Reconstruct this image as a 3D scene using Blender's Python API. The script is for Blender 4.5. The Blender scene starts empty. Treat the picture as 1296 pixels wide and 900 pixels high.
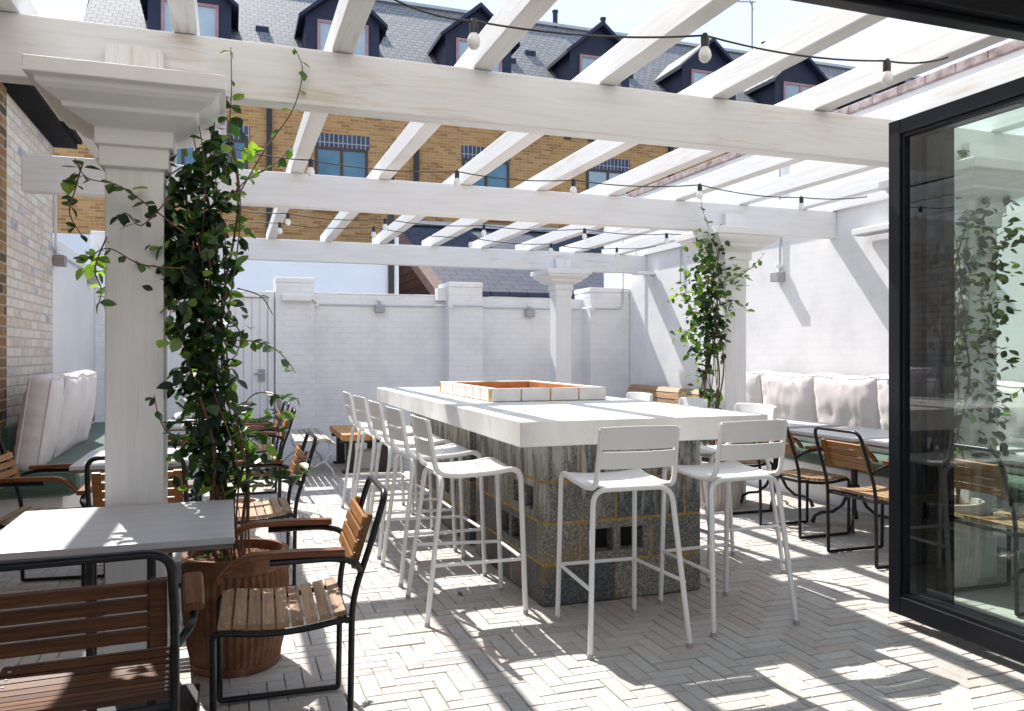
import bpy, bmesh, math, random
from mathutils import Vector, Matrix, noise
R = math.radians
random.seed(7)
C = bpy.context.scene.collection
# ------------------------------------------------------------------ camera model
TH = R(19.35); ST, CT = math.sin(TH), math.cos(TH); F = 1020.0; HZ = 446.0; CH = 1.38
def P(px, py, X=None, Y=None, Z=None):
    u = (px-648)/F; v = (HZ-py)/F
    dx, dy = ST+CT*u, CT-ST*u
    if X is not None: d = X/dx
    elif Y is not None: d = Y/dy
    else: d = (Z-CH)/v
    return Vector((d*dx, d*dy, CH+d*v))
# ------------------------------------------------------------------ mesh helpers
class MB:
    def __init__(s): s.bm = bmesh.new(); s.rn = []
    def face(s, pts):
        vs = [s.bm.verts.new(p) for p in pts]
        return s.bm.faces.new(vs)
    def box(s, x0, x1, y0, y1, z0, z1, M=None):
        v = [Vector((x, y, z)) for x in (x0, x1) for y in (y0, y1) for z in (z0, z1)]
        if M is not None: v = [M @ p for p in v]
        b = [s.bm.verts.new(p) for p in v]
        for f in ((0,1,3,2),(4,6,7,5),(0,4,5,1),(2,3,7,6),(0,2,6,4),(1,5,7,3)):
            s.bm.faces.new([b[i] for i in f])
        return s
    def prism(s, poly, axis, a, b):
        # poly: list of 2D points, extruded along axis from a to b
        def mk(p, t):
            if axis == 'x': return Vector((t, p[0], p[1]))
            if axis == 'y': return Vector((p[0], t, p[1]))
            return Vector((p[0], p[1], t))
        A = [s.bm.verts.new(mk(p, a)) for p in poly]; B = [s.bm.verts.new(mk(p, b)) for p in poly]
        n = len(poly)
        s.bm.faces.new(A); s.bm.faces.new(B[::-1])
        for i in range(n): s.bm.faces.new([A[i], B[i], B[(i+1) % n], A[(i+1) % n]][::-1])
        return s
    def tube(s, pts, r, seg=8, sx=1.0, cap=True):
        pts = [Vector(p) for p in pts]; n = len(pts)
        rr = r if isinstance(r, (list, tuple)) else [r]*n
        up = None; rings = []
        for i in range(n):
            t = (pts[min(i+1, n-1)]-pts[max(i-1, 0)]).normalized()
            if up is None:
                up = Vector((0, 0, 1)) if abs(t.z) < .9 else Vector((1, 0, 0))
            up = (up - t*up.dot(t))
            if up.length < 1e-5: up = t.orthogonal()
            up.normalize(); sd = t.cross(up)
            rings.append([s.bm.verts.new(pts[i]+rr[i]*(math.cos(2*math.pi*k/seg)*up+sx*math.sin(2*math.pi*k/seg)*sd)) for k in range(seg)])
        for i in range(n-1):
            for k in range(seg):
                s.bm.faces.new([rings[i][k], rings[i+1][k], rings[i+1][(k+1) % seg], rings[i][(k+1) % seg]])
        if cap: s.bm.faces.new(rings[0]); s.bm.faces.new(rings[-1][::-1])
        return s
    def lathe(s, prof, seg=32, c=(0, 0, 0), rib=0.0, nr=0, cap=True):
        rings = []
        for (r, z) in prof:
            ring = []
            for k in range(seg):
                a = 2*math.pi*k/seg
                q = r*(1+rib*math.cos(nr*a)) if nr else r
                ring.append(s.bm.verts.new((c[0]+q*math.cos(a), c[1]+q*math.sin(a), c[2]+z)))
            rings.append(ring)
        for i in range(len(rings)-1):
            for k in range(seg):
                s.bm.faces.new([rings[i][k], rings[i][(k+1) % seg], rings[i+1][(k+1) % seg], rings[i+1][k]])
        if cap: s.bm.faces.new(rings[0][::-1]); s.bm.faces.new(rings[-1])
        return s
    def sqloft(s, prof, cx, cy):
        rings = []
        for (h, z) in prof:
            rings.append([s.bm.verts.new((cx+a*h, cy+b*h, z)) for a, b in ((-1,-1),(1,-1),(1,1),(-1,1))])
        for i in range(len(rings)-1):
            for k in range(4): s.bm.faces.new([rings[i][k], rings[i][(k+1) % 4], rings[i+1][(k+1) % 4], rings[i+1][k]])
        s.bm.faces.new(rings[0][::-1]); s.bm.faces.new(rings[-1])
        return s
    def build(s, name, mat, parent=None, smooth=False, bevel=0, loc=None, attr=None, recalc=True):
        if recalc: bmesh.ops.recalc_face_normals(s.bm, faces=s.bm.faces)
        me = bpy.data.meshes.new(name); s.bm.to_mesh(me); s.bm.free()
        me.materials.append(mat)
        if attr is not None:
            a = me.attributes.new('rnd', 'FLOAT', 'FACE'); a.data.foreach_set('value', attr)
        if smooth:
            me.polygons.foreach_set('use_smooth', [True]*len(me.polygons))
            try: me.set_sharp_from_angle(angle=R(40))
            except Exception: pass
        o = bpy.data.objects.new(name, me); C.objects.link(o)
        if parent is not None: o.parent = parent
        if loc is not None: o.location = loc
        if bevel:
            m = o.modifiers.new('bevel', 'BEVEL'); m.width = bevel; m.segments = 2; m.limit_method = 'ANGLE'
        return o
def fillet(pts, r, n=5):
    pts = [Vector(p) for p in pts]; out = [pts[0]]
    for i in range(1, len(pts)-1):
        a, b, c = pts[i-1], pts[i], pts[i+1]
        q = r[i-1] if isinstance(r, (list, tuple)) else r
        q = min(q, (a-b).length*.49, (c-b).length*.49)
        p0 = b+(a-b).normalized()*q; p1 = b+(c-b).normalized()*q
        for k in range(n+1):
            t = k/n; out.append((1-t)**2*p0+2*t*(1-t)*b+t*t*p1)
    out.append(pts[-1]); return out
def tag(o, label=None, cat=None, group=None, kind=None):
    if label: o['label'] = label
    if cat: o['category'] = cat
    if group: o['group'] = group
    if kind: o['kind'] = kind
    return o
def thing(name, label, cat, loc=(0, 0, 0), rz=0, group=None):
    o = bpy.data.objects.new(name, None); C.objects.link(o)
    o.location = loc; o.rotation_euler = (0, 0, rz); o.empty_display_size = .1
    return tag(o, label, cat, group)
def kids(o): return [c for c in bpy.data.objects if c.parent == o]
def copy_tree(o, parent=None):
    c = o.copy(); C.objects.link(c)
    if parent is not None: c.parent = parent
    for ch in kids(o): copy_tree(ch, c)
    return c
def place(proto, st, loc, rz, label, group=None):
    o = proto if not st['used'] else copy_tree(proto)
    st['used'] = True
    o.location = loc; o.rotation_euler = (0, 0, rz); o['label'] = label
    if group: o['group'] = group
    return o
# ------------------------------------------------------------------ materials
def newmat(name):
    m = bpy.data.materials.new(name); m.use_nodes = True
    nt = m.node_tree; b = nt.nodes['Principled BSDF']
    return m, nt, b
def N(nt, t, **kw):
    n = nt.nodes.new(t)
    for k, v in kw.items():
        if k in n.inputs: n.inputs[k].default_value = v
        else: setattr(n, k, v)
    return n
def coords(nt, scale=(1, 1, 1), swap=None):
    tc = N(nt, 'ShaderNodeTexCoord'); out = tc.outputs['Object']
    if swap:
        sp = N(nt, 'ShaderNodeSeparateXYZ'); nt.links.new(out, sp.inputs[0])
        cb = N(nt, 'ShaderNodeCombineXYZ')
        for i, a in enumerate(swap):
            if a in 'XYZ': nt.links.new(sp.outputs[a], cb.inputs[i])
        out = cb.outputs[0]
    mp = N(nt, 'ShaderNodeMapping'); mp.inputs['Scale'].default_value = scale
    nt.links.new(out, mp.inputs[0]); return mp.outputs[0]
def ramp(nt, fac, stops):
    r = N(nt, 'ShaderNodeValToRGB'); e = r.color_ramp.elements
    while len(e) < len(stops): e.new(.5)
    for i, (p, c) in enumerate(stops):
        e[i].position = p; e[i].color = (*c, 1)
    nt.links.new(fac, r.inputs[0]); return r.outputs[0]
def mixc(nt, fac, a, b, bt='MIX'):
    m = N(nt, 'ShaderNodeMix', data_type='RGBA', blend_type=bt)
    for s, v in ((0, fac), (6, a), (7, b)):
        if isinstance(v, (int, float)): m.inputs[s].default_value = v
        elif isinstance(v, tuple): m.inputs[s].default_value = (*v, 1)
        else: nt.links.new(v, m.inputs[s])
    return m.outputs[2]
def bump(nt, b, h, strength=.3, dist=.01, prev=None):
    n = N(nt, 'ShaderNodeBump'); n.inputs['Strength'].default_value = strength; n.inputs['Distance'].default_value = dist
    nt.links.new(h, n.inputs['Height'])
    if prev is not None: nt.links.new(prev, n.inputs['Normal'])
    nt.links.new(n.outputs[0], b.inputs['Normal']); return n.outputs[0]
def noisy(name, c1, c2, scale=8, rough=.6, sc=(1, 1, 1), bmp=.15, bd=.003, metal=0, detail=6, spread=(.35, .65), spec=None):
    m, nt, b = newmat(name); co = coords(nt, sc)
    n = N(nt, 'ShaderNodeTexNoise', Scale=scale, Detail=detail, Roughness=.6); nt.links.new(co, n.inputs['Vector'])
    c = ramp(nt, n.outputs['Fac'], [(spread[0], c1), (spread[1], c2)])
    nt.links.new(c, b.inputs['Base Color']); b.inputs['Roughness'].default_value = rough; b.inputs['Metallic'].default_value = metal
    if spec is not None: b.inputs['Specular IOR Level'].default_value = spec
    if bmp: bump(nt, b, n.outputs['Fac'], bmp, bd)
    return m
def timber_paint(name, sc):
    m, nt, b = newmat(name); co = coords(nt, sc); c0 = coords(nt)
    g = N(nt, 'ShaderNodeTexNoise', Scale=5, Detail=8, Roughness=.65, Distortion=.6); nt.links.new(co, g.inputs['Vector'])
    w = N(nt, 'ShaderNodeTexNoise', Scale=1.3, Detail=4); nt.links.new(c0, w.inputs['Vector'])
    base = ramp(nt, g.outputs['Fac'], [(.28, (.74, .73, .715)), (.5, (.81, .805, .8)), (.7, (.84, .835, .83))])
    mm = N(nt, 'ShaderNodeMath', operation='MULTIPLY'); nt.links.new(g.outputs['Fac'], mm.inputs[0]); nt.links.new(w.outputs['Fac'], mm.inputs[1])
    k = ramp(nt, mm.outputs[0], [(.31, (0, 0, 0)), (.42, (.75, .75, .75))])
    col = mixc(nt, k, base, (.62, .52, .42))
    nt.links.new(col, b.inputs['Base Color']); b.inputs['Roughness'].default_value = .6
    bump(nt, b, g.outputs['Fac'], .5, .004)
    return m
M = {}
M['beam'] = timber_paint('painted_timber_x', (.35, 6, 5)); M['rafter'] = timber_paint('painted_timber_y', (6, .35, 5)); M['post'] = timber_paint('painted_timber_z', (6, 6, .35))
M['capital'] = noisy('capital_paint', (.79, .78, .77), (.83, .825, .82), 6, .5, bmp=.1)
def whitewash(name, swap, bw=.225, rh=.075, strength=.6, tint=(.84, .84, .85), joint=.07):
    m, nt, b = newmat(name); co = coords(nt, (1, 1, 1), swap)
    nz = N(nt, 'ShaderNodeTexNoise', Scale=9, Detail=3); nt.links.new(co, nz.inputs['Vector'])
    wob = mixc(nt, .018, co, nz.outputs['Color'], 'ADD')
    br = N(nt, 'ShaderNodeTexBrick', Scale=1); br.inputs['Brick Width'].default_value = bw; br.inputs['Row Height'].default_value = rh
    br.inputs['Mortar Size'].default_value = .006; br.inputs['Mortar Smooth'].default_value = .6
    br.inputs['Color1'].default_value = (.35, .35, .35, 1); br.inputs['Color2'].default_value = (1, 1, 1, 1); br.inputs['Mortar'].default_value = (0, 0, 0, 1)
    nt.links.new(wob, br.inputs['Vector'])
    n2 = N(nt, 'ShaderNodeTexNoise', Scale=2.2, Detail=8, Roughness=.7); nt.links.new(co, n2.inputs['Vector'])
    c = ramp(nt, n2.outputs['Fac'], [(.3, tuple(t*.87 for t in tint)), (.55, tint)])
    c = mixc(nt, ramp(nt, br.outputs['Fac'], [(.3, (0, 0, 0)), (1, (joint,)*3)]), c, (.5, .49, .48))
    nt.links.new(c, b.inputs['Base Color']); b.inputs['Roughness'].default_value = .55
    inv = ramp(nt, br.outputs['Fac'], [(0, (1, 1, 1)), (1, (0, 0, 0))])
    h = mixc(nt, .25, inv, br.outputs['Color']); n3 = N(nt, 'ShaderNodeTexNoise', Scale=40, Detail=5); nt.links.new(co, n3.inputs['Vector'])
    h = mixc(nt, .25, h, n3.outputs['Fac'])
    bump(nt, b, h, strength, .006)
    return m
M['white_brick'] = whitewash('white_painted_brick', 'XZ0')
M['white_brick_side'] = whitewash('white_painted_brick_side', 'YZ0', strength=.1, joint=.03)
M['render'] = noisy('white_render', (.78, .78, .79), (.84, .84, .85), 1.7, .7, bmp=.15, bd=.003, detail=9)
M['shade_render'] = noisy('shade_tinted_render', (.66, .7, .76), (.7, .74, .8), 2, .8, bmp=.05)  # white render with the bluish shade put into its base colour
def stock_brick(name, swap, palette, mortar, bw=.225, rh=.075, msz=.009, wash=None, off=.5):
    m, nt, b = newmat(name); co = coords(nt, (1, 1, 1), swap)
    br = N(nt, 'ShaderNodeTexBrick', Scale=1); br.offset = off; br.inputs['Brick Width'].default_value = bw; br.inputs['Row Height'].default_value = rh
    br.inputs['Mortar Size'].default_value = msz; br.inputs['Color1'].default_value = (0, 0, 0, 1); br.inputs['Color2'].default_value = (1, 1, 1, 1)
    br.inputs['Mortar Smooth'].default_value = .3
    nz = N(nt, 'ShaderNodeTexNoise', Scale=14, Detail=3); nt.links.new(co, nz.inputs['Vector'])
    wob = mixc(nt, .012, co, nz.outputs['Color'], 'ADD'); nt.links.new(wob, br.inputs['Vector'])
    c = ramp(nt, br.outputs['Color'], palette)
    n2 = N(nt, 'ShaderNodeTexNoise', Scale=3, Detail=8, Roughness=.7); nt.links.new(co, n2.inputs['Vector'])
    n3 = N(nt, 'ShaderNodeTexNoise', Scale=30, Detail=6, Roughness=.7); nt.links.new(co, n3.inputs['Vector'])
    c = mixc(nt, .35, c, ramp(nt, n3.outputs['Fac'], [(.3, (.3, .3, .3)), (.7, (1, 1, 1))]), 'MULTIPLY') if wash is None else c
    if wash:
        mm = N(nt, 'ShaderNodeMath', operation='ADD'); nt.links.new(n2.outputs['Fac'], mm.inputs[0]); nt.links.new(n3.outputs['Fac'], mm.inputs[1])
        hf_ = N(nt, 'ShaderNodeMath', operation='MULTIPLY'); nt.links.new(mm.outputs[0], hf_.inputs[0]); hf_.inputs[1].default_value = .5; mm = hf_
        k = ramp(nt, mm.outputs[0], [(.45, (.2, .2, .2)), (.54, (.74, .74, .74))])
        c = mixc(nt, k, c, wash)
    c = mixc(nt, br.outputs['Fac'], c, mortar)
    nt.links.new(c, b.inputs['Base Color']); b.inputs['Roughness'].default_value = .85
    inv = ramp(nt, br.outputs['Fac'], [(0, (1, 1, 1)), (1, (0, 0, 0))])
    h = mixc(nt, .4, inv, n3.outputs['Fac']); bump(nt, b, h, .7, .008)
    return m
M['yellow_brick'] = stock_brick('yellow_stock_brick', 'XZ0', [(0, (.38, .18, .06)), (.3, (.58, .3, .1)), (.7, (.67, .38, .14)), (1, (.48, .24, .09))], (.55, .43, .27), msz=.006)
M['old_brick'] = stock_brick('limewashed_brick', 'YZ0', [(0, (.12, .15, .26)), (.1, (.28, .31, .4)), (.17, (.5, .38, .27)), (.45, (.66, .6, .52)), (.7, (.5, .36, .25)), (.85, (.7, .66, .6)), (1, (.58, .46, .34))], (.52, .46, .38), wash=(.74, .7, .66))
M['raw_brick'] = stock_brick('raw_brick', 'XZ0', [(0, (.12, .08, .05)), (.5, (.4, .22, .07)), (1, (.3, .15, .06))], (.4, .33, .25))
def slate_mat(name, swap, c1, c2, sc=1.0):
    m, nt, b = newmat(name); co = coords(nt, (1, 1, 1), swap)
    br = N(nt, 'ShaderNodeTexBrick', Scale=1); br.inputs['Brick Width'].default_value = .28*sc; br.inputs['Row Height'].default_value = .2*sc
    br.inputs['Mortar Size'].default_value = .012*sc; br.inputs['Color1'].default_value = (0, 0, 0, 1); br.inputs['Color2'].default_value = (1, 1, 1, 1); br.inputs['Mortar'].default_value = (0, 0, 0, 1)
    nt.links.new(co, br.inputs['Vector'])
    n2 = N(nt, 'ShaderNodeTexNoise', Scale=6, Detail=6); nt.links.new(co, n2.inputs['Vector'])
    c = mixc(nt, .5, ramp(nt, br.outputs['Color'], [(0, c1), (1, c2)]), ramp(nt, n2.outputs['Fac'], [(.3, c1), (.7, c2)]))
    c = mixc(nt, br.outputs['Fac'], c, tuple(x*.35 for x in c1))
    nt.links.new(c, b.inputs['Base Color']); b.inputs['Roughness'].default_value = .75
    bump(nt, b, ramp(nt, br.outputs['Fac'], [(0, (1, 1, 1)), (1, (0, 0, 0))]), .8, .02)
    return m
M['slate_far'] = slate_mat('weathered_slate', 'XY0', (.2, .2, .205), (.31, .305, .3), .75)
M['slate_near'] = slate_mat('dark_slate', 'XY0', (.018, .028, .055), (.035, .05, .085), 1.15)
M['tiles'] = slate_mat('red_hung_tiles', 'YZ0', (.13, .05, .03), (.2, .08, .05), .8)
M['navy'] = noisy('navy_boards', (.012, .018, .045), (.02, .027, .06), 4, .6, bmp=.05)
M['pinkframe'] = noisy('pink_frame', (.4, .2, .22), (.5, .28, .3), 5, .5, bmp=0)
M['brownframe'] = noisy('brown_frame', (.05, .025, .02), (.08, .04, .03), 5, .4, bmp=0)
M['winglass'] = noisy('window_glass', (.05, .15, .22), (.12, .26, .34), .6, .08, bmp=0)
M['winglass_pale'] = noisy('curtained_glass', (.35, .45, .5), (.5, .6, .66), .8, .1, bmp=0)
M['raw_brick_side'] = stock_brick('raw_brick_side', 'YZ0', [(0, (.06, .045, .03)), (.5, (.36, .2, .06)), (1, (.26, .13, .05))], (.36, .3, .22))
M['eave_black'] = noisy('matt_black_eave', (.01, .01, .011), (.016, .016, .018), 3, .9, bmp=0, spec=.1)
M['verge'] = noisy('brown_verge', (.1, .05, .035), (.17, .09, .07), 9, .8, bmp=.4, bd=.01)
M['bluebrick'] = stock_brick('soldier_course', 'ZX0', [(0, (.05, .065, .12)), (1, (.1, .115, .17))], (.42, .42, .42), bw=.5, rh=.11, msz=.013, off=0)
M['coping'] = noisy('terracotta_coping', (.24, .16, .155), (.5, .42, .41), 9, .8, bmp=.4, bd=.01)
M['black_metal'] = noisy('black_metal', (.012, .012, .014), (.02, .02, .022), 3, .35, bmp=0, spec=.5)
M['frame_black'] = noisy('black_powder_coat', (.007, .008, .012), (.011, .012, .018), 2, .4, bmp=0, spec=.3)
M['gun'] = noisy('gunmetal_tube', (.017, .018, .02), (.03, .032, .035), 30, .32, bmp=.04, metal=.6)
M['white_metal'] = noisy('white_powder_coat', (.8, .8, .79), (.82, .82, .81), 3, .38, bmp=0)
M['grey_plastic'] = noisy('grey_plastic', (.35, .35, .36), (.4, .4, .41), 8, .5, bmp=0)
M['brown_plastic'] = noisy('taupe_casing', (.25, .21, .21), (.28, .24, .24), 8, .5, bmp=0)
M['conduit'] = noisy('grey_conduit', (.5, .52, .55), (.58, .6, .62), 8, .4, bmp=0)
M['white_plastic'] = noisy('white_plastic', (.8, .8, .8), (.84, .84, .84), 8, .4, bmp=0)
def wood(name, c1, c2, c3, sc, rough=.45):
    m, nt, b = newmat(name); co = coords(nt, sc)
    oi = N(nt, 'ShaderNodeObjectInfo'); at = N(nt, 'ShaderNodeAttribute', attribute_name='rnd')
    ad = N(nt, 'ShaderNodeVectorMath', operation='ADD'); nt.links.new(co, ad.inputs[0])
    cb = N(nt, 'ShaderNodeCombineXYZ'); ml = N(nt, 'ShaderNodeMath', operation='MULTIPLY'); ml.inputs[1].default_value = 37.0
    nt.links.new(at.outputs['Fac'], ml.inputs[0]); nt.links.new(ml.outputs[0], cb.inputs[0]); nt.links.new(oi.outputs['Random'], cb.inputs[1])
    nt.links.new(cb.outputs[0], ad.inputs[1])
    n = N(nt, 'ShaderNodeTexNoise', Scale=9, Detail=7, Roughness=.6, Distortion=.8); nt.links.new(ad.outputs[0], n.inputs['Vector'])
    c = ramp(nt, n.outputs['Fac'], [(.3, c1), (.5, c2), (.68, c3)])
    v = N(nt, 'ShaderNodeMapRange'); nt.links.new(at.outputs['Fac'], v.inputs[0]); v.inputs[3].default_value = .72; v.inputs[4].default_value = 1.15; b.inputs['Specular IOR Level'].default_value = .3
    cc = N(nt, 'ShaderNodeVectorMath', operation='SCALE'); nt.links.new(c, cc.inputs[0]); nt.links.new(v.outputs[0], cc.inputs['Scale'])
    nt.links.new(cc.outputs[0], b.inputs['Base Color']); b.inputs['Roughness'].default_value = rough
    bump(nt, b, n.outputs['Fac'], .25, .0015); return m
M['teak'] = wood('oiled_teak', (.2, .08, .022), (.33, .145, .045), (.42, .21, .075), (.6, 9, 9))
M['teak_dark'] = wood('dark_teak', (.045, .017, .006), (.115, .044, .016), (.18, .08, .03), (.6, 9, 9), .5)
M['teak_pale'] = wood('pale_teak', (.3, .17, .09), (.42, .265, .145), (.54, .37, .22), (.6, 9, 9), .55)  # paler tone of teak, for seat slats and one bench
M['teak_arm'] = wood('teak_arm', (.13, .04, .012), (.23, .08, .028), (.31, .125, .05), (9, .6, 9), .35)
M['grey_wood'] = wood('weathered_slats', (.35, .3, .25), (.5, .45, .39), (.62, .58, .52), (9, .6, 9), .7)
M['orange_wood'] = wood('orange_timber', (.28, .11, .03), (.48, .22, .07), (.6, .32, .12), (9, .6, 9), .5)
def top_mat():
    m, nt, b = newmat('limed_table_top'); co = coords(nt, (1, 8, 8))
    n = N(nt, 'ShaderNodeTexNoise', Scale=3, Detail=8, Roughness=.65); nt.links.new(co, n.inputs['Vector'])
    c = ramp(nt, n.outputs['Fac'], [(.3, (.46, .46, .48)), (.7, (.58, .58, .6))])
    nt.links.new(c, b.inputs['Base Color']); b.inputs['Roughness'].default_value = .38
    bump(nt, b, n.outputs['Fac'], .15, .001); return m
M['tabletop'] = top_mat()
M['edge'] = noisy('table_edge', (.12, .1, .09), (.2, .17, .15), 10, .5, sc=(1, 8, 8), bmp=0)
def fabric(name, c, sc=300):
    m, nt, b = newmat(name); co = coords(nt)
    n = N(nt, 'ShaderNodeTexNoise', Scale=4, Detail=5); nt.links.new(co, n.inputs['Vector'])
    col = ramp(nt, n.outputs['Fac'], [(.3, tuple(x*.9 for x in c)), (.7, c)]); nt.links.new(col, b.inputs['Base Color'])
    b.inputs['Roughness'].default_value = .9; b.inputs['Sheen Weight'].default_value = .15
    w = N(nt, 'ShaderNodeTexNoise', Scale=sc, Detail=2); nt.links.new(co, w.inputs['Vector']); bump(nt, b, w.outputs['Fac'], .2, .001)
    return m
M['linen'] = fabric('pale_linen', (.76, .7, .69)); M['green'] = fabric('sage_fabric', (.07, .125, .09))
M['concrete_white'] = noisy('white_concrete', (.62, .61, .58), (.8, .79, .77), 3, .55, sc=(1, 1, 1), bmp=.25, bd=.004, detail=10)
def block_mat():
    m, nt, b = newmat('stained_concrete_block'); co = coords(nt); cs = coords(nt, (7, 7, 1.1))
    a = N(nt, 'ShaderNodeTexNoise', Scale=75, Detail=7, Roughness=.8); nt.links.new(co, a.inputs['Vector'])
    s = N(nt, 'ShaderNodeTexNoise', Scale=2.2, Detail=10, Roughness=.75); nt.links.new(cs, s.inputs['Vector'])
    o = N(nt, 'ShaderNodeTexNoise', Scale=2.4, Detail=5); nt.links.new(co, o.inputs['Vector'])
    base = ramp(nt, a.outputs['Fac'], [(.36, (.05, .055, .055)), (.52, (.19, .195, .19)), (.66, (.45, .45, .43))])
    at = N(nt, 'ShaderNodeAttribute', attribute_name='rnd')
    base = mixc(nt, .8, base, ramp(nt, at.outputs['Fac'], [(0, (.32, .38, .42)), (.4, (.7, .72, .72)), (.7, (1.0, .95, .85)), (1, (1.4, 1.3, 1.1))]), 'MULTIPLY')
    sp = N(nt, 'ShaderNodeSeparateXYZ'); nt.links.new(co, sp.inputs[0])
    hz = N(nt, 'ShaderNodeMapRange'); nt.links.new(sp.outputs['Z'], hz.inputs[0]); hz.inputs[1].default_value = .3; hz.inputs[2].default_value = .9; hz.inputs[3].default_value = -.09; hz.inputs[4].default_value = .13
    ad = N(nt, 'ShaderNodeMath', operation='ADD'); nt.links.new(s.outputs['Fac'], ad.inputs[0]); nt.links.new(hz.outputs[0], ad.inputs[1])
    c = mixc(nt, ramp(nt, ad.outputs[0], [(.52, (0, 0, 0)), (.64, (.8, .8, .8))]), base, (.55, .54, .5))
    c = mixc(nt, ramp(nt, o.outputs['Fac'], [(.6, (0, 0, 0)), (.72, (.6, .6, .6))]), c, (.34, .2, .06))
    nt.links.new(c, b.inputs['Base Color']); b.inputs['Roughness'].default_value = .85
    bump(nt, b, a.outputs['Fac'], .6, .004); return m
M['block'] = block_mat()
M['mortar'] = noisy('ochre_mortar', (.3, .17, .035), (.52, .34, .11), 18, .9, bmp=.5, bd=.004)
M['hole_shade'] = noisy('painted_hole_shade', (.006, .006, .006), (.012, .011, .01), 5, .9, bmp=0)  # near-black colour that paints the shade deep inside block holes
M['pit_brick'] = noisy('orange_firebrick', (.4, .15, .04), (.6, .28, .1), 9, .8, bmp=.3, bd=.004)
M['pit_white'] = noisy('white_glazed_brick', (.72, .68, .62), (.82, .8, .77), 12, .5, bmp=.2, bd=.003)
def terracotta(name, c1, c2, c3):
    m, nt, b = newmat(name); co = coords(nt)
    n = N(nt, 'ShaderNodeTexNoise', Scale=5, Detail=8, Roughness=.7); nt.links.new(co, n.inputs['Vector'])
    c = ramp(nt, n.outputs['Fac'], [(.3, c1), (.5, c2), (.72, c3)]); nt.links.new(c, b.inputs['Base Color']); b.inputs['Roughness'].default_value = .8
    bump(nt, b, n.outputs['Fac'], .3, .004); return m
M['terracotta'] = terracotta('terracotta', (.075, .028, .014), (.165, .066, .03), (.27, .15, .085))
M['pale_pot'] = terracotta('pale_terracotta', (.45, .37, .33), (.58, .5, .46), (.68, .62, .58))
M['soil'] = noisy('bark_mulch', (.08, .035, .018), (.28, .13, .07), 45, .95, bmp=1, bd=.02)
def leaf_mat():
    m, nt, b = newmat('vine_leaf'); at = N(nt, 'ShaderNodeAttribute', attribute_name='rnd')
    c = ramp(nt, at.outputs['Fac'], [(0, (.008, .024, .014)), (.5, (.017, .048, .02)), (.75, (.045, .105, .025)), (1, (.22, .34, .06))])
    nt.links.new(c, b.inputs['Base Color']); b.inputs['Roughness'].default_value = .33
    tr = N(nt, 'ShaderNodeBsdfTranslucent'); k = mixc(nt, 1.0, c, (2.0, 2.2, .9), 'MULTIPLY'); nt.links.new(k, tr.inputs[0])
    mx = N(nt, 'ShaderNodeMixShader'); mx.inputs[0].default_value = .35
    out = nt.nodes['Material Output']; nt.links.new(b.outputs[0], mx.inputs[1]); nt.links.new(tr.outputs[0], mx.inputs[2]); nt.links.new(mx.outputs[0], out.inputs[0])
    return m
M['leaf'] = leaf_mat()
M['stem'] = noisy('woody_stem', (.09, .045, .03), (.2, .11, .07), 60, .8, bmp=.4)
def glass_mat(name, tint, ior=1.5, base=0.06):
    m, nt, b = newmat(name); nt.nodes.remove(b)
    t = N(nt, 'ShaderNodeBsdfTransparent'); t.inputs[0].default_value = (*tint, 1)
    g = N(nt, 'ShaderNodeBsdfGlossy'); g.inputs['Roughness'].default_value = .0
    f = N(nt, 'ShaderNodeLayerWeight', Blend=.5); pw = N(nt, 'ShaderNodeMath', operation='POWER'); nt.links.new(f.outputs['Facing'], pw.inputs[0]); pw.inputs[1].default_value = 3.0
    mt = N(nt, 'ShaderNodeMath', operation='MULTIPLY_ADD'); nt.links.new(pw.outputs[0], mt.inputs[0]); mt.inputs[1].default_value = .7; mt.inputs[2].default_value = base
    mx = N(nt, 'ShaderNodeMixShader'); nt.links.new(mt.outputs[0], mx.inputs[0]); nt.links.new(t.outputs[0], mx.inputs[1]); nt.links.new(g.outputs[0], mx.inputs[2])
    nt.links.new(mx.outputs[0], nt.nodes['Material Output'].inputs[0]); return m
M['door_glass'] = glass_mat('green_tinted_glass', (.84, .94, .89), 1.6, .1)
M['reflection_dark'] = glass_mat('painted_dark_reflection', (.035, .04, .045), 1.5, .03)  # dark tint paints a dark reflection into the glass
M['bulb'] = noisy('opal_bulb', (.85, .85, .83), (.88, .88, .86), 3, .15, bmp=0)
def paving_mat():
    m, nt, b = newmat('whitewashed_brick_paving'); at = N(nt, 'ShaderNodeAttribute', attribute_name='rnd'); co = coords(nt)
    n = N(nt, 'ShaderNodeTexNoise', Scale=1.4, Detail=9, Roughness=.7); nt.links.new(co, n.inputs['Vector'])
    n2 = N(nt, 'ShaderNodeTexNoise', Scale=38, Detail=6, Roughness=.7); nt.links.new(co, n2.inputs['Vector'])
    c = ramp(nt, at.outputs['Fac'], [(0, (.45, .43, .4)), (.3, (.51, .49, .46)), (.55, (.55, .53, .5)), (.88, (.51, .485, .46)), (.95, (.52, .445, .4)), (1, (.56, .545, .525))])
    c = mixc(nt, .5, c, ramp(nt, n.outputs['Fac'], [(.3, (.64, .61, .58)), (.6, (1.06, 1.06, 1.06))]), 'MULTIPLY')
    c = mixc(nt, .45, c, ramp(nt, n2.outputs['Fac'], [(.3, (.65, .64, .63)), (.65, (1.12, 1.12, 1.12))]), 'MULTIPLY')
    nt.links.new(c, b.inputs['Base Color']); b.inputs['Roughness'].default_value = .7
    bump(nt, b, n2.outputs['Fac'], .35, .004); return m
M['paving'] = paving_mat()
M['joint'] = noisy('paving_joint', (.1, .09, .08), (.46, .44, .41), 3.5, .95, bmp=.3, spread=(.38, .56), detail=8)
M['earth'] = noisy('outer_ground', (.14, .13, .12), (.2, .19, .17), 1, .95, bmp=0)
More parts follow.
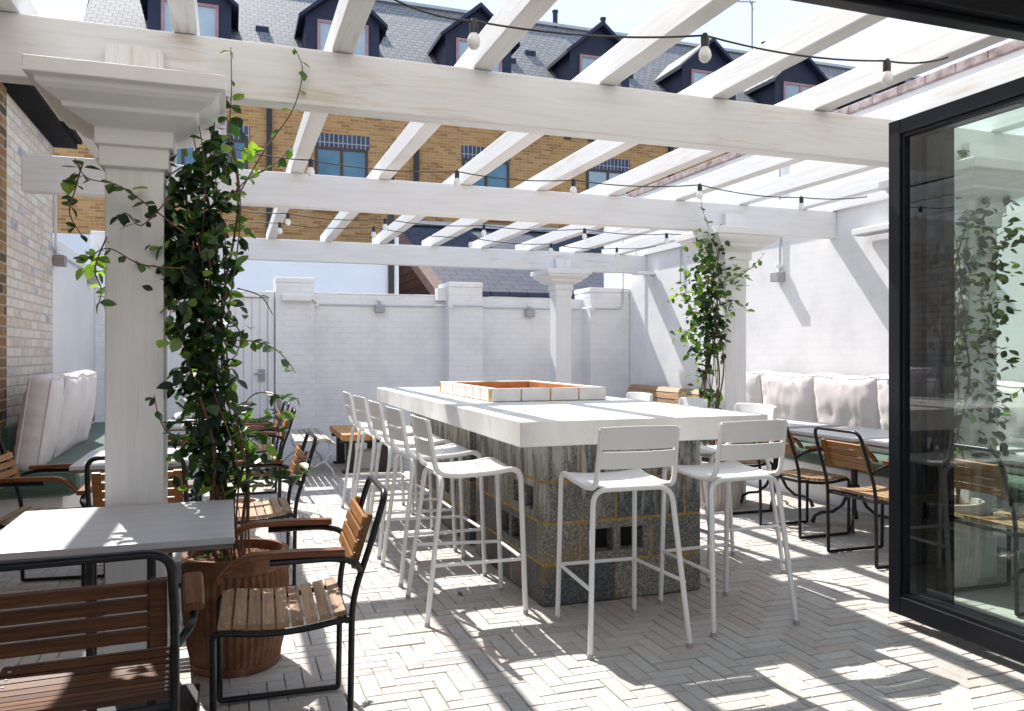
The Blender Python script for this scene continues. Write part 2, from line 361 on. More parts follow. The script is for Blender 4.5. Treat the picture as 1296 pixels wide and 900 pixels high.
M['cream'] = noisy('cream_plaster', (.6, .56, .5), (.66, .62, .56), 2, .8, bmp=0)
# ------------------------------------------------------------------ ground
g = MB(); g.face([(-300, -300, -.03), (300, -300, -.03), (300, 400, -.03), (-300, 400, -.03)])
tag(g.build('ground', M['earth']), kind='structure')
g = MB(); g.box(-1.6, 5.66, 1.2, 11.0, -.06, -.006); tag(g.build('paving_bed', M['joint']), kind='structure')
W = .0735; rv = []; g = MB(); rr = random.Random(3); nb = 0
def brick_top(x0, x1, y0, y1):
    gp = .0023
    x0 = max(x0, -1.6)+gp; x1 = min(x1, 5.65)-gp; y0 = max(y0, 1.25)+gp; y1 = min(y1, 10.98)-gp
    if x1-x0 < .01 or y1-y0 < .01: return
    z = rr.uniform(-.0018, .0018); t = [rr.uniform(-.0012, .0012) for _ in range(4)]; bv = .0025
    q = [(x0, y0), (x1, y0), (x1, y1), (x0, y1)]; c = ((x0+x1)/2, (y0+y1)/2)
    top = [g.bm.verts.new((x+(bv if x < c[0] else -bv), y+(bv if y < c[1] else -bv), z+t[i])) for i, (x, y) in enumerate(q)]
    mid = [g.bm.verts.new((x, y, z+t[i]-.003)) for i, (x, y) in enumerate(q)]
    bot = [g.bm.verts.new((x, y, -.02)) for i, (x, y) in enumerate(q)]
    g.bm.faces.new(top)
    for k in range(4):
        g.bm.faces.new([mid[k], mid[(k+1) % 4], top[(k+1) % 4], top[k]]); g.bm.faces.new([bot[k], bot[(k+1) % 4], mid[(k+1) % 4], mid[k]])
    r = rr.random(); rv.extend([r]*9)
for yi in range(10, 155):
    for xi in range(-30, 82):
        m6 = (xi-yi) % 6
        if m6 == 0: brick_top(xi*W, (xi+3)*W, yi*W, (yi+1)*W)
        if m6 == 5 and True: brick_top(xi*W, (xi+1)*W, yi*W, (yi+3)*W)
tag(g.build('paving', M['paving'], attr=rv, recalc=False), kind='structure')
# ------------------------------------------------------------------ walls
XL, XR, YB = -1.55, 5.62, 11.0
bw = thing('brick_wall', 'limewashed old brick wall along the left side under the black eave', 'wall', (0, 0, 0))
YE = 8.5
g = MB(); g.box(XL-.3, XL, -1, YE, -.02, 3.3); g.build('masonry', M['old_brick'], bw)
g = MB(); g.box(XL-.3, XL+.2, -1, YE+.05, 3.3, 3.34); g.box(XL+.1, XL+.24, -1, YE+.05, 3.345, 3.47); g.box(XL-.3, XL+.1, -1, YE+.05, 3.342, 3.6)
g.build('eave', M['eave_black'], bw, bevel=.005)
gg = MB(); gg.box(XL+.002, XL+.03, 3.0, 6.72, -.01, 3.29); gg.build('unpainted_return', M['raw_brick_side'], bw)
lw = thing('white_wall', 'white side wall beyond the old brickwork at the far left corner', 'wall')
g = MB(); g.box(XL-.3, XL-.004, YE+.002, YB+.3, -.02, 2.47); g.build('masonry', M['render'], lw, bevel=.006)
g = MB(); g.box(XL-.1, XL-.03, YE+.003, YE+.09, 2.472, 2.9); g.build('corner_post', M['render'], lw)
bk = thing('back_wall', 'white painted brick wall closing the far end of the courtyard', 'wall')
g = MB()
rj = random.Random(5)
g.box(XL-.003, XR, YB, YB+.22, -.02, 2.16)
x = XL
while x < XR-.1:
    w_ = rj.uniform(.2, .24); g.box(x, min(x+w_-.004, XR), YB-.004, YB+.22, 2.161, 2.172+rj.uniform(0, .012)); x += w_
g.build('masonry', M['white_brick'], bk, bevel=.006)
for (a, b_, zt) in ((.57, 1.06, 2.36), (2.85, 3.33, 2.35), (4.98, XR-.003, 2.33)):
    g = MB(); yf = 10.72 if a > 2 else 10.88
    g.box(a, b_, yf, YB+.3, -.02, zt-.07); g.box(a-.006, b_+(.006 if b_ < 5 else 0), yf-.006, YB+.31, zt-.069, zt)
    g.build('pier', M['white_brick'], bk, bevel=.008)
g = MB(); g.box(2.72, 2.848, 10.85, YB-.002, 2.1, 2.27); g.box(1.9, 2.74, YB-.05, YB-.002, -.01, .28); g.build('plinth', M['white_brick'], bk)
# door in back wall
d = MB()
for k in range(9): d.box(-.42+k*.1, -.42+k*.1+.096, YB-.035, YB-.005, .02, 2.09)
dd = d.build('door', M['render'], bk, bevel=.003); dd['label'] = 'white boarded door'
d = MB(); d.box(-.5, -.425, YB-.07, YB-.003, -.01, 2.17); d.box(.482, .555, YB-.07, YB-.003, -.01, 2.17); d.box(-.424, .481, YB-.07, YB-.003, 2.095, 2.17); d.build('door_frame', M['render'], dd, bevel=.004)
d = MB(); d.box(.36, .44, YB-.06, YB-.036, 1.0, 1.16); d.tube([(.4, YB-.06, 1.1), (.4, YB-.11, 1.1), (.3, YB-.115, 1.1)], .012); d.build('handle', M['grey_plastic'], dd)
rw = thing('side_wall', 'tall white rendered wall along the right side with reddish coping', 'wall')
g = MB(); g.box(XR, XR+.3, -1, 11.6, -.02, 3.66); g.build('masonry', M['white_brick_side'], rw)
g = MB(); y = -1
while y < 11.5:
    g.box(XR-.035, XR+.33, y, min(y+.3, 11.62)-.004, 3.662, 3.74); y += .3
g.build('coping', M['coping'], rw, bevel=.008)
# house front around the opening in which the camera stands
hf = thing('house_front', 'black framed door head under cream plaster at upper right', 'house front')
g = MB(); g.box(-4.5, 7.5, 2.02, 2.14, 2.521, 2.59); g.box(-4.5, 7.5, 2.06, 2.12, 2.495, 2.52); g.build('head_frame', M['frame_black'], hf, bevel=.004)
g = MB(); g.box(-4.5, 7.5, 1.9, 2.14, 2.592, 5.6); g.build('wall', M['cream'], hf)
g = MB(); g.box(-4.5, 7.5, -3.5, 1.899, 2.60, 2.9); g.build('ceiling', M['cream'], hf)
# ------------------------------------------------------------------ pergola
pg = thing('pergola', 'white painted timber pergola with bare rafters over the courtyard', 'pergola')
BZ, BT = 2.5, 2.76
posts = [(-.372, 3.812), (4.36, 3.812), (4.42, 6.452), (4.31, 10.25)]
prof = [(.36, 2.499), (.36, 2.44), (.332, 2.434), (.326, 2.414), (.31, 2.398), (.275, 2.378), (.252, 2.366), (.247, 2.348), (.225, 2.338), (.19, 2.32), (.16, 2.308), (.148, 2.302), (.148, 2.236), (.132, 2.231), (.132, 2.15), (.1126, 2.142)]
prof_old = [(.36, 2.499), (.36, 2.44), (.345, 2.434), (.338, 2.405), (.325, 2.385), (.29, 2.368), (.262, 2.358), (.258, 2.338), (.235, 2.33), (.2, 2.305), (.165, 2.272), (.147, 2.262), (.147, 2.212), (.13, 2.208), (.13, 2.142), (.1126, 2.136)]
for i, (x, y) in enumerate(posts):
    po = MB().box(x-.1125, x+.1125, y-.1125, y+.1125, -.005, 2.15).build('post', M['post'], pg, bevel=.006)
    k = 1.0 if i != 3 else .9
    cp = MB().sqloft([(a*k if a > .12 else a, z) for a, z in prof][::-1], x, y).build('capital', M['capital'], po, bevel=.004)
    MB().box(x-.1125, x+.1125, y-.112, y-.056, 2.5005, 2.66).build('block', M['post'], po, bevel=.003)
for (y, x0, x1) in ((3.812, -4.2, XR-.002), (6.452, -1.36, XR-.002), (10.25, -1.48, XR-.002)):
    g = MB()
    n = int((x1-x0)/.3)
    g.box(x0, x1, y-.055, y+.055, BZ+.001, BT)
    g.build('beam', M['beam'], pg, bevel=.007)
for i in range(10):
    x = -.905+i*.675
    MB().box(x, x+.1, 2.22, 10.75, BT+.002, BT+.135).build('rafter', M['rafter'], pg, bevel=.006)
MB().box(XR-.05, XR-.003, 2.22, 10.75, BT+.002, BT+.11).build('wall_plate', M['rafter'], pg, bevel=.004)
# ------------------------------------------------------------------ string lights
def string(label, pts, Y, ends, z=2.70):
    t = thing('string_lights', label, 'string lights', group='strings of bulbs hung under the rafters')
    allp = []; xs = [ends[0]]+[p[0] for p in pts]+[ends[1]]; ys = [ends[2]]+[p[1] for p in pts]+[ends[3]]; zs = [2.75]+[p[2] if len(p) > 2 else z for p in pts]+[2.75]
    for i in range(len(xs)-1):
        for k in range(10):
            s = k/10; sag = .05*4*s*(1-s) if i not in (0, len(xs)-2) else .03*4*s*(1-s)
            up = .045*math.exp(-((s-.5)/.12)**2)
            allp.append((xs[i]*(1-s)+xs[i+1]*s, ys[i]*(1-s)+ys[i+1]*s, zs[i]*(1-s)+zs[i+1]*s-sag*.6))
    allp.append((xs[-1], ys[-1], zs[-1]))
    MB().tube(allp, .0045, 6).build('cable', M['black_metal'], t, smooth=True)
    for p in pts:
        zz = p[2] if len(p) > 2 else z
        pr = [(.001, -.125), (.016, -.121), (.027, -.108), (.031, -.09), (.028, -.072), (.018, -.052), (.014, -.042), (.001, -.04)]
        pr = [(r_*.86, -.045+(z_+.045)*.86) for r_, z_ in pr]
        b = MB().lathe(pr, 14, (p[0], p[1], zz)).build('bulb', M['bulb'], t, smooth=True)
        MB().lathe([(.001, -.05), (.017, -.05), (.018, -.01), (.01, .008), (.001, .008)], 12, (p[0], p[1], zz)).build('socket', M['black_metal'], b, smooth=True)
string('nearest string of bulbs crossing above the island at the top', [(.92, 3.08), (1.87, 2.9), (2.81, 2.88)], 3, (.6, 3.15, 3.1, 2.86))
string('string of bulbs hanging just in front of the middle beam', [(.53, 5.68), (1.57, 5.68), (2.49, 5.67), (3.5, 5.5), (4.6, 5.66)], 5.7, (.0, 5.3, 5.7, 5.66))
string('string of bulbs hanging just beyond the middle beam', [(.53, 7.95), (1.46, 7.95), (2.5, 8.0), (3.59, 7.88), (4.6, 7.9)], 8, (-.3, 5.2, 8.0, 7.9))
string('string of bulbs farthest back beneath the rafters', [(.49, 8.55), (1.44, 8.5), (2.62, 8.9), (3.7, 9.1), (4.64, 9.2)], 9, (-.3, 5.2, 8.6, 9.2))
# ------------------------------------------------------------------ wall fittings
def wall_light(label, p, n, mat='grey_plastic'):
    t = thing('wall_light', label, 'wall light', p, {'-Y': 0, '+X': R(90), '-X': R(-90)}[n], group='small box lights fixed to the walls')
    MB().box(-.065, .065, -.1, -.005, -.05, .05).build('housing', M[mat], t, bevel=.006)
    MB().lathe([(.035, 0), (.035, .03)], 16).build('junction_box', M['white_plastic'], t, loc=(0, -.035, .1))
    MB().tube([(0, -.02, .04), (0, -.02, .09)], .01).build('bracket', M['conduit'], t)
q = P(480, 391, Y=YB); wall_light('grey box light on the back wall left of the middle brick pier', q, '-Y')
q = P(669, 397, Y=YB); wall_light('grey box light on the back wall left of the farthest column', q, '-Y')
q = P(68, 330, X=XL); wall_light('taupe box light at the edge of the old brick wall', (XL, q.y, q.z), '+X', 'brown_plastic')
q = P(112, 354, X=XL); wall_light('grey box light on the white wall left of the nearest column', (XL, q.y, q.z), '+X')
q = P(989, 351, X=XR); wall_light('grey box light high on the right wall above the pale cushions', (XR, q.y, q.z), '-X')
cz = 2.02
c_ = thing('wall_conduit', 'thin grey conduit running along the top of the back wall', 'conduit')
MB().tube([(1.07, YB-.015, cz), (2.7, YB-.015, cz), (2.72, 10.74, cz), (2.84, 10.7, cz), (3.33, 10.7, cz), (3.36, YB-.015, cz), (4.9, YB-.015, cz), (4.96, 10.7, cz)]+fillet([(4.97, 10.7, cz), (5.5, 10.7, cz), (5.5, 10.7, 3.2)], .12), .012, 6).build('pipe', M['conduit'], c_, smooth=True)
g = MB()
for x, y in ((1.1, YB), (2.86, 10.72), (3.38, YB), (5.0, 10.72)): g.box(x-.03, x+.03, y-.045, y-.003, cz-.035, cz+.035)
g.build('junction_box', M['white_plastic'], c_, bevel=.006)
q = P(376, 377, Y=10.88)
c_ = thing('emergency_light', 'long white emergency light on the left brick pier', 'emergency light')
MB().box(q.x-.2, q.x+.18, 10.79, 10.878, q.z-.05, q.z+.05).build('casing', M['white_plastic'], c_, bevel=.02)
MB().tube([(q.x+.18, 10.86, q.z-.02), (1.09, 10.86, cz)], .01).build('cable', M['grey_plastic'], c_)
c_ = thing('wall_conduit', 'thin grey conduit between the two box lights on the left wall', 'conduit')
a = P(68, 319, X=XL); b = P(112, 345, X=XL)
MB().tube([(XL+.015, a.y, a.z), (XL+.015, b.y, b.z), (XL+.015, YB-.02, b.z)], .012, 6).build('pipe', M['conduit'], c_, smooth=True)
MB().tube([(XL+.015, a.y, a.z), (XL+.015, a.y, a.z+.9)], .012, 6).build('riser', M['conduit'], c_, smooth=True)
c_ = thing('wall_conduit', 'vertical grey conduit rising from the box light on the right wall', 'conduit')
q = P(989, 343, X=XR); MB().tube([(XR-.02, q.y, q.z), (XR-.02, q.y, 3.6)], .014, 6).build('pipe', M['conduit'], c_, smooth=True)
c_ = thing('wall_conduit', 'vertical grey conduit on the right wall left of the leafy column', 'conduit')
q = P(863, 358, X=XR); MB().tube([(XR-.02, q.y, q.z), (XR-.02, q.y, 3.4)], .012, 6).build('pipe', M['conduit'], c_, smooth=True)
c_ = thing('floodlight', 'small white floodlight on the right wall by the end of the far beam', 'floodlight')
q = P(828, 347, X=XR)
MB().box(-.3, -.02, -.09, .09, -.015, .02).build('casing', M['white_plastic'], c_, bevel=.01)
MB().tube([(0, 0, .0), (-.06, 0, .0)], .03).build('bracket', M['grey_plastic'], c_)
c_.location = (XR, q.y, q.z)
c_ = thing('awning_box', 'narrow white cased heater high on the right wall behind the door', 'wall heater')
q = P(1105, 294, X=XR)
MB().box(-.16, -.02, -.45, .45, -.03, .03).build('casing', M['white_plastic'], c_, bevel=.01)
MB().box(-.15, -.03, -.42, .42, -.034, -.031).build('grille', M['grey_plastic'], c_)
MB().tube([(0, 0, .01), (-.05, 0, .01)], .025).build('bracket', M['grey_plastic'], c_)
c_.location = (XR, q.y-.35, q.z)
# ------------------------------------------------------------------ buildings beyond
ex = thing('rear_extension', 'white rendered house wall behind the back wall, with bluish shade in its colour', 'building')
MB().box(-4, 2.36, 12.6, 16, -.02, 3.03).build('wall', M['shade_render'], ex)
MB().box(2.361, 2.45, 12.55, 12.7, -.02, 4.6).build('downpipe', M['black_metal'], ex)
MB().box(2.452, 2.53, 12.6, 12.7, -.02, 3.2).build('corner_board', M['render'], ex)
lo = thing('slate_outhouse', 'low building with dark slate roof and brown tiled gable', 'building')
gx, ex_, y0, y1, z0, z1 = 3.2, 9.5, 12.5, 16.7, 2.3, 3.98
MB().prism([(y0+.1, 0), (y0+.1, z0-.03), (y1, z1-.03), (2*y1-y0, z0), (2*y1-y0, 0)], 'x', gx+.02, ex_).build('wall', M['tiles'], lo)
MB().prism([(y0, z0), (y1, z1), (2*y1-y0, z0), (2*y1-y0, z0+.07), (y1, z1+.07), (y0, z0+.07)], 'x', gx+.09, ex_+.1).build('roof', M['slate_near'], lo)
MB().prism([(y0-.05, z0-.1), (y1, z1-.08), (y1, z1+.1), (y0-.05, z0+.08)], 'x', gx-.12, gx+.086).build('verge', M['verge'], lo)
MB().box(gx+.1, ex_, y1-.12, y1+.12, z1+.075, z1+.16).build('ridge', M['conduit'], lo)
MB().box(-.35, gx, 16.0, 16.2, 0, 3.4).build('garden_wall', M['raw_brick'], lo)
te = thing('brick_terrace', 'long yellow brick terrace with navy dormers and slate roof', 'building')
FY = 20.0; EZ = 8.0; RY = 24.0; RZ = 11.75
MB().box(-3.9, 30, FY, 28, -.02, EZ).build('wall', M['yellow_brick'], te)
rf = MB().prism([(FY-.2, EZ-.05), (RY, RZ), (28.2, EZ-.05), (28.2, EZ+.03), (RY, RZ+.1), (FY-.2, EZ+.03)], 'x', -3.2, 30).build('roof', M['slate_far'], te)
MB().box(-3.2, 30, RY-.13, RY+.13, RZ+.08, RZ+.17).build('ridge', M['conduit'], rf)
g = MB(); g.box(-3.9, 30, FY-.32, FY-.2, EZ-.14, EZ-.02); g.build('gutter', M['black_metal'], te)
MB().prism([(-3.9, EZ), (-3.2, EZ), (-3.2, RZ-.2)], 'y', FY+3.2, FY+4.5).build('hip', M['slate_far'], rf)
for (x, z0_) in ((.9, 0), (4.45, 0), (11.75, 0)):
    MB().box(x-.06, x+.06, FY-.12, FY-.004, 0, EZ-.1).build('downpipe', M['black_metal'], te)
def window(px, w, zt, zb, pal='winglass'):
    wf = MB(); t = .07
    x0, x1 = px-w/2, px+w/2
    wf.box(x0, x0+t, FY-.03, FY+.05, zb, zt); wf.box(x1-t, x1, FY-.03, FY+.05, zb, zt); wf.box(x0+t, x1-t, FY-.03, FY+.05, zt-t, zt); wf.box(x0+t, x1-t, FY-.03, FY+.05, zb, zb+t); wf.box(px-t/2, px+t/2, FY-.031, FY+.05, zb+t, zt-t)
    o = wf.build('window', M['brownframe'], te)
    MB().box(x0+.01, x1-.01, FY-.012, FY-.004, zb+.01, zt-.01).build('pane', M[pal], o)
    MB().box(x0-.02, x1+.04, FY-.008, FY-.002, zt+.003, zt+.33).build('lintel', M['bluebrick'], o)
    MB().box(x0-.05, x1+.05, FY-.1, FY-.002, zb-.09, zb-.002).build('sill', M['cream'], o)
for x in (-1.0, .05, 2.6, 6.3, 9.8, 13.4):
    window(x, 1.28 if x > 1 else .75, 6.38, 4.9, 'winglass' if x < 9 else 'winglass_pale')
    window(x, 1.28 if x > 1 else .75, 3.4, 2.0)
for x, z in ((3.6, 7.28), (5.0, 7.25), (8.6, 7.2), (9.3, 7.2), (10.5, 7.2), (12.5, 7.2)):
    MB().box(x-.09, x+.09, FY-.03, FY-.003, z-.09, z+.09).build('air_brick', M['brownframe'], te)
for cx in (-.85, 2.65, 6.15, 9.63, 13.12, 16.3, 19.6):
    hw, zw, zp, yf = .9, 9.55, 10.3, FY+.12
    dm = MB().prism([(cx-hw, EZ-.02), (cx+hw, EZ-.02), (cx+hw, zw), (cx, zp), (cx-hw, zw)], 'y', yf, FY+3.2).build('dormer', M['navy'], te)
    s = (zp-zw)/hw; ov = .17
    g = MB(); g.prism([(cx, zp+.01), (cx-hw-ov, zw-ov*s+.01), (cx-hw-ov, zw-ov*s+.1), (cx, zp+.13), (cx+hw+ov, zw-ov*s+.1), (cx+hw+ov, zw-ov*s+.01)], 'y', yf-.22, FY+3.4)
    g.build('dormer_roof', M['navy'], dm)
    g = MB()
    for sg in (-1, 1):
        g.prism([(cx, zp+.135), (cx+sg*(hw+ov), zw-ov*s+.105), (cx+sg*(hw+ov), zw-ov*s+.13), (cx, zp+.16)], 'y', yf-.1, FY+3.45)
    g.build('dormer_slates', M['slate_far'], dm)
    wx, wz0, wz1 = .62, EZ+.15, 9.5; g = MB(); t = .07
    g.box(cx-wx, cx-wx+t, yf-.05, yf-.003, wz0, wz1); g.box(cx+wx-t, cx+wx, yf-.05, yf-.003, wz0, wz1); g.box(cx-wx+t, cx+wx-t, yf-.05, yf-.003, wz1-t, wz1); g.box(cx-.04, cx+.04, yf-.05, yf-.003, wz0, wz1-t)
    g.build('window_frame', M['pinkframe'], dm)
    MB().box(cx-wx+.02, cx+wx-.02, yf-.02, yf-.004, wz0, wz1-.02).build('pane', M['winglass_pale'], dm)
for k, x in enumerate((.8, 3.9, 7.5, 8.3, 11.2, 14.5)):
    zz = 10.0 if k % 2 else 9.5; yy = FY+(zz-EZ)/(RZ-EZ)*4
    MB().box(x-.16, x+.16, yy-.15, yy+.12, zz+.0, zz+.18).build('roof_vent', M['slate_near'], rf)
for x in (9.9, 11.6, 17.9): MB().lathe([(.08, 0), (.08, .55), (.1, .56), (.1, .62)], 12, (x, RY, RZ)).build('flue', M['navy'], rf)
an = thing('roof_aerial', 'thin television aerial standing on the terrace ridge', 'aerial', (17.4, RY, RZ))
g = MB(); g.tube([(0, 0, 0), (0, 0, 2.0)], .03, 6); g.tube([(-1.2, 0, 1.85), (.15, 0, 2.0)], .02, 6)
for k in range(9): g.tube([(-1.15+k*.14, -.2, 1.86+k*.015), (-1.15+k*.14, .2, 1.86+k*.015)], .012, 4)
g.tube([(.05, 0, 1.7), (-.25, 0, 2.4)], .02, 5); g.build('mast', M['grey_plastic'], an)
# ------------------------------------------------------------------ island table with fire pit
isl = thing('island_table', 'high block built table with white slab top and sunken fire pit', 'bar table', (0, 0, 0))
SX0, SX1, SY0, SY1 = 1.38, 2.86, 3.80, 7.98
PX0, PX1, PY0, PY1 = 1.73, 2.62, 5.36, 6.85
g = MB(); z0, z1 = .902, 1.03
oc = [(SX0, SY0), (SX1, SY0), (SX1, SY1), (SX0, SY1)]; ic = [(PX0+.06, PY0+.06), (PX1-.06, PY0+.06), (PX1-.06, PY1-.06), (PX0+.06, PY1-.06)]
vv = {(k, zz): [g.bm.verts.new((x, y, zz)) for x, y in c_] for k, c_ in (('o', oc), ('i', ic)) for zz in (z0, z1)}
for k in range(4):
    j = (k+1) % 4
    g.bm.faces.new([vv['o', z1][k], vv['o', z1][j], vv['i', z1][j], vv['i', z1][k]]); g.bm.faces.new([vv['o', z0][k], vv['i', z0][k], vv['i', z0][j], vv['o', z0][j]])
    g.bm.faces.new([vv['o', z0][k], vv['o', z0][j], vv['o', z1][j], vv['o', z1][k]]); g.bm.faces.new([vv['i', z0][j], vv['i', z0][k], vv['i', z1][k], vv['i', z1][j]])
slab = g.build('slab', M['concrete_white'], isl, bevel=.004)
g = MB(); mo = MB()
n = 4; L = (PX1-PX0)/n
def pit_row(x0, x1, y0, y1, horiz, cnt):
    for i in range(cnt):
        if horiz:
            l = (x1-x0)/cnt; g.box(x0+i*l+.005, x0+(i+1)*l-.005, y0, y1, 1.036, 1.125)
        else:
            l = (y1-y0)/cnt; g.box(x0, x1, y0+i*l+.005, y0+(i+1)*l-.005, 1.036, 1.125)
pit_row(PX0, PX1, PY0, PY0+.065, True, 4); pit_row(PX0, PX1, PY1-.065, PY1, True, 4)
pit_row(PX0, PX0+.065, PY0+.066, PY1-.066, False, 7); pit_row(PX1-.065, PX1, PY0+.066, PY1-.066, False, 7)
g.build('pit_surround', M['pit_white'], isl, bevel=.003)
for (a, b, c, d_) in ((PX0+.004, PX1-.004, PY0+.004, PY0+.061), (PX0+.004, PX1-.004, PY1-.061, PY1-.004), (PX0+.004, PX0+.061, PY0+.062, PY1-.062), (PX1-.061, PX1-.004, PY0+.062, PY1-.062)):
    mo.box(a, b, c, d_, 1.031, 1.12)
mo.build('pit_mortar', M['mortar'], isl)
g = MB()
for (a, b, c, d_) in ((PX0+.067, PX1-.067, PY0+.067, PY0+.09), (PX0+.067, PX1-.067, PY1-.09, PY1-.067), (PX0+.067, PX0+.09, PY0+.091, PY1-.091), (PX1-.09, PX1-.067, PY0+.091, PY1-.091)):
    g.box(a, b, c, d_, .95, 1.118)
g.box(PX0+.091, PX1-.091, PY0+.091, PY1-.091, .94, .96); g.build('pit_lining', M['pit_brick'], isl)
def pier(x0, x1, y0, y1, holes):
    bl = MB(); mt = MB(); vals = []; rq = random.Random(int(y0*100)); T = .1; H = .225
    mt.box(x0+T, x1-T, y0+T, y1-T, 0, .9)
    def add(a, b, c, d_, e, f):
        bl.box(a, b, c, d_, e, f); 
    def face_blocks(side):
        for r in range(4):
            zb, zt = r*H+.007, (r+1)*H-.007
            if side in ('front', 'back'):
                a0, a1 = x0, x1
            else: a0, a1 = y0+T, y1-T
            offs = -.22 if r % 2 else 0
            p = a0+offs
            while p < a1-.01:
                s, e = max(p, a0), min(p+.44, a1)
                if e-s > .03:
                    s2 = s+(.006 if s > a0+.001 else 0); e2 = e-(.006 if e < a1-.001 else 0)
                    if side == 'front': yy0, yy1 = y0, y0+T-.002
                    elif side == 'back': yy0, yy1 = y1-T+.002, y1
                    hk = (side, r, round((s+e)/2-a0, 1))
                    v = rq.random()
                    if (side, r) in holes and (e-s) > .3 and p < a0+.3 and (r == 1 or p < a0+.1):
                        k = (e2-s2); hz0, hz1 = zb+.045, zt-.04; cuts = [s2, s2+k*.12, s2+k*.45, s2+k*.56, s2+k*.89, e2]
                        pcs = [(cuts[0], cuts[5], zb, hz0), (cuts[0], cuts[5], hz1, zt), (cuts[0], cuts[1], hz0, hz1), (cuts[2], cuts[3], hz0, hz1), (cuts[4], cuts[5], hz0, hz1)]
                        if side == 'left': pcs = pcs
                        for (u0, u1, w0, w1) in pcs:
                            if side == 'front': add(u0, u1, yy0, yy1, w0, w1)
                            elif side == 'left': add(x0, x0+T-.002, u0, u1, w0, w1)
                            vals.extend([v]*6)
                        for (u0, u1) in ((cuts[1], cuts[2]), (cuts[3], cuts[4])):
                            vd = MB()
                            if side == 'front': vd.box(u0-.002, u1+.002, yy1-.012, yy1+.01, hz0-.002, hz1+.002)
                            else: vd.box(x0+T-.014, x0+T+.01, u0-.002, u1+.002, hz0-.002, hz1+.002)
                            vd.build('cavity_shade', M['hole_shade'], isl)  # black plate closing the hole, painted as the shade inside it
                    else:
                        if side in ('front', 'back'): add(s2, e2, yy0, yy1, zb, zt)
                        elif side == 'left': add(x0, x0+T-.002, s2, e2, zb, zt)
                        else: add(x1-T+.002, x1, s2, e2, zb, zt)
                        vals.extend([v]*6)
                    if e < a1-.01:
                        if side == 'front': mt.box(e-.008, e+.008, y0+.003, y0+T, zb-.001, zt+.001)
                        elif side == 'left': mt.box(x0+.003, x0+T, e-.008, e+.008, zb-.001, zt+.001)
                        elif side == 'right': mt.box(x1-T, x1-.003, e-.008, e+.008, zb-.001, zt+.001)
                        else: mt.box(e-.008, e+.008, y1-T, y1-.003, zb-.001, zt+.001)
                p += .44
    for sd in ('front', 'left', 'right', 'back'): face_blocks(sd)
    for r in range(1, 4): mt.box(x0+.0025, x1-.0025, y0+.0025, y1-.0025, r*H-.0085, r*H+.0085)
    bl.build('blockwork', M['block'], isl, attr=vals, bevel=.003)
    mt.build('mortar', M['mortar'], isl)
pier(1.6, 2.58, 4.05, 5.3, {('front', 1), ('left', 1), ('left', 2)})
pier(1.62, 2.56, 5.52, 7.5, {('left', 1)})
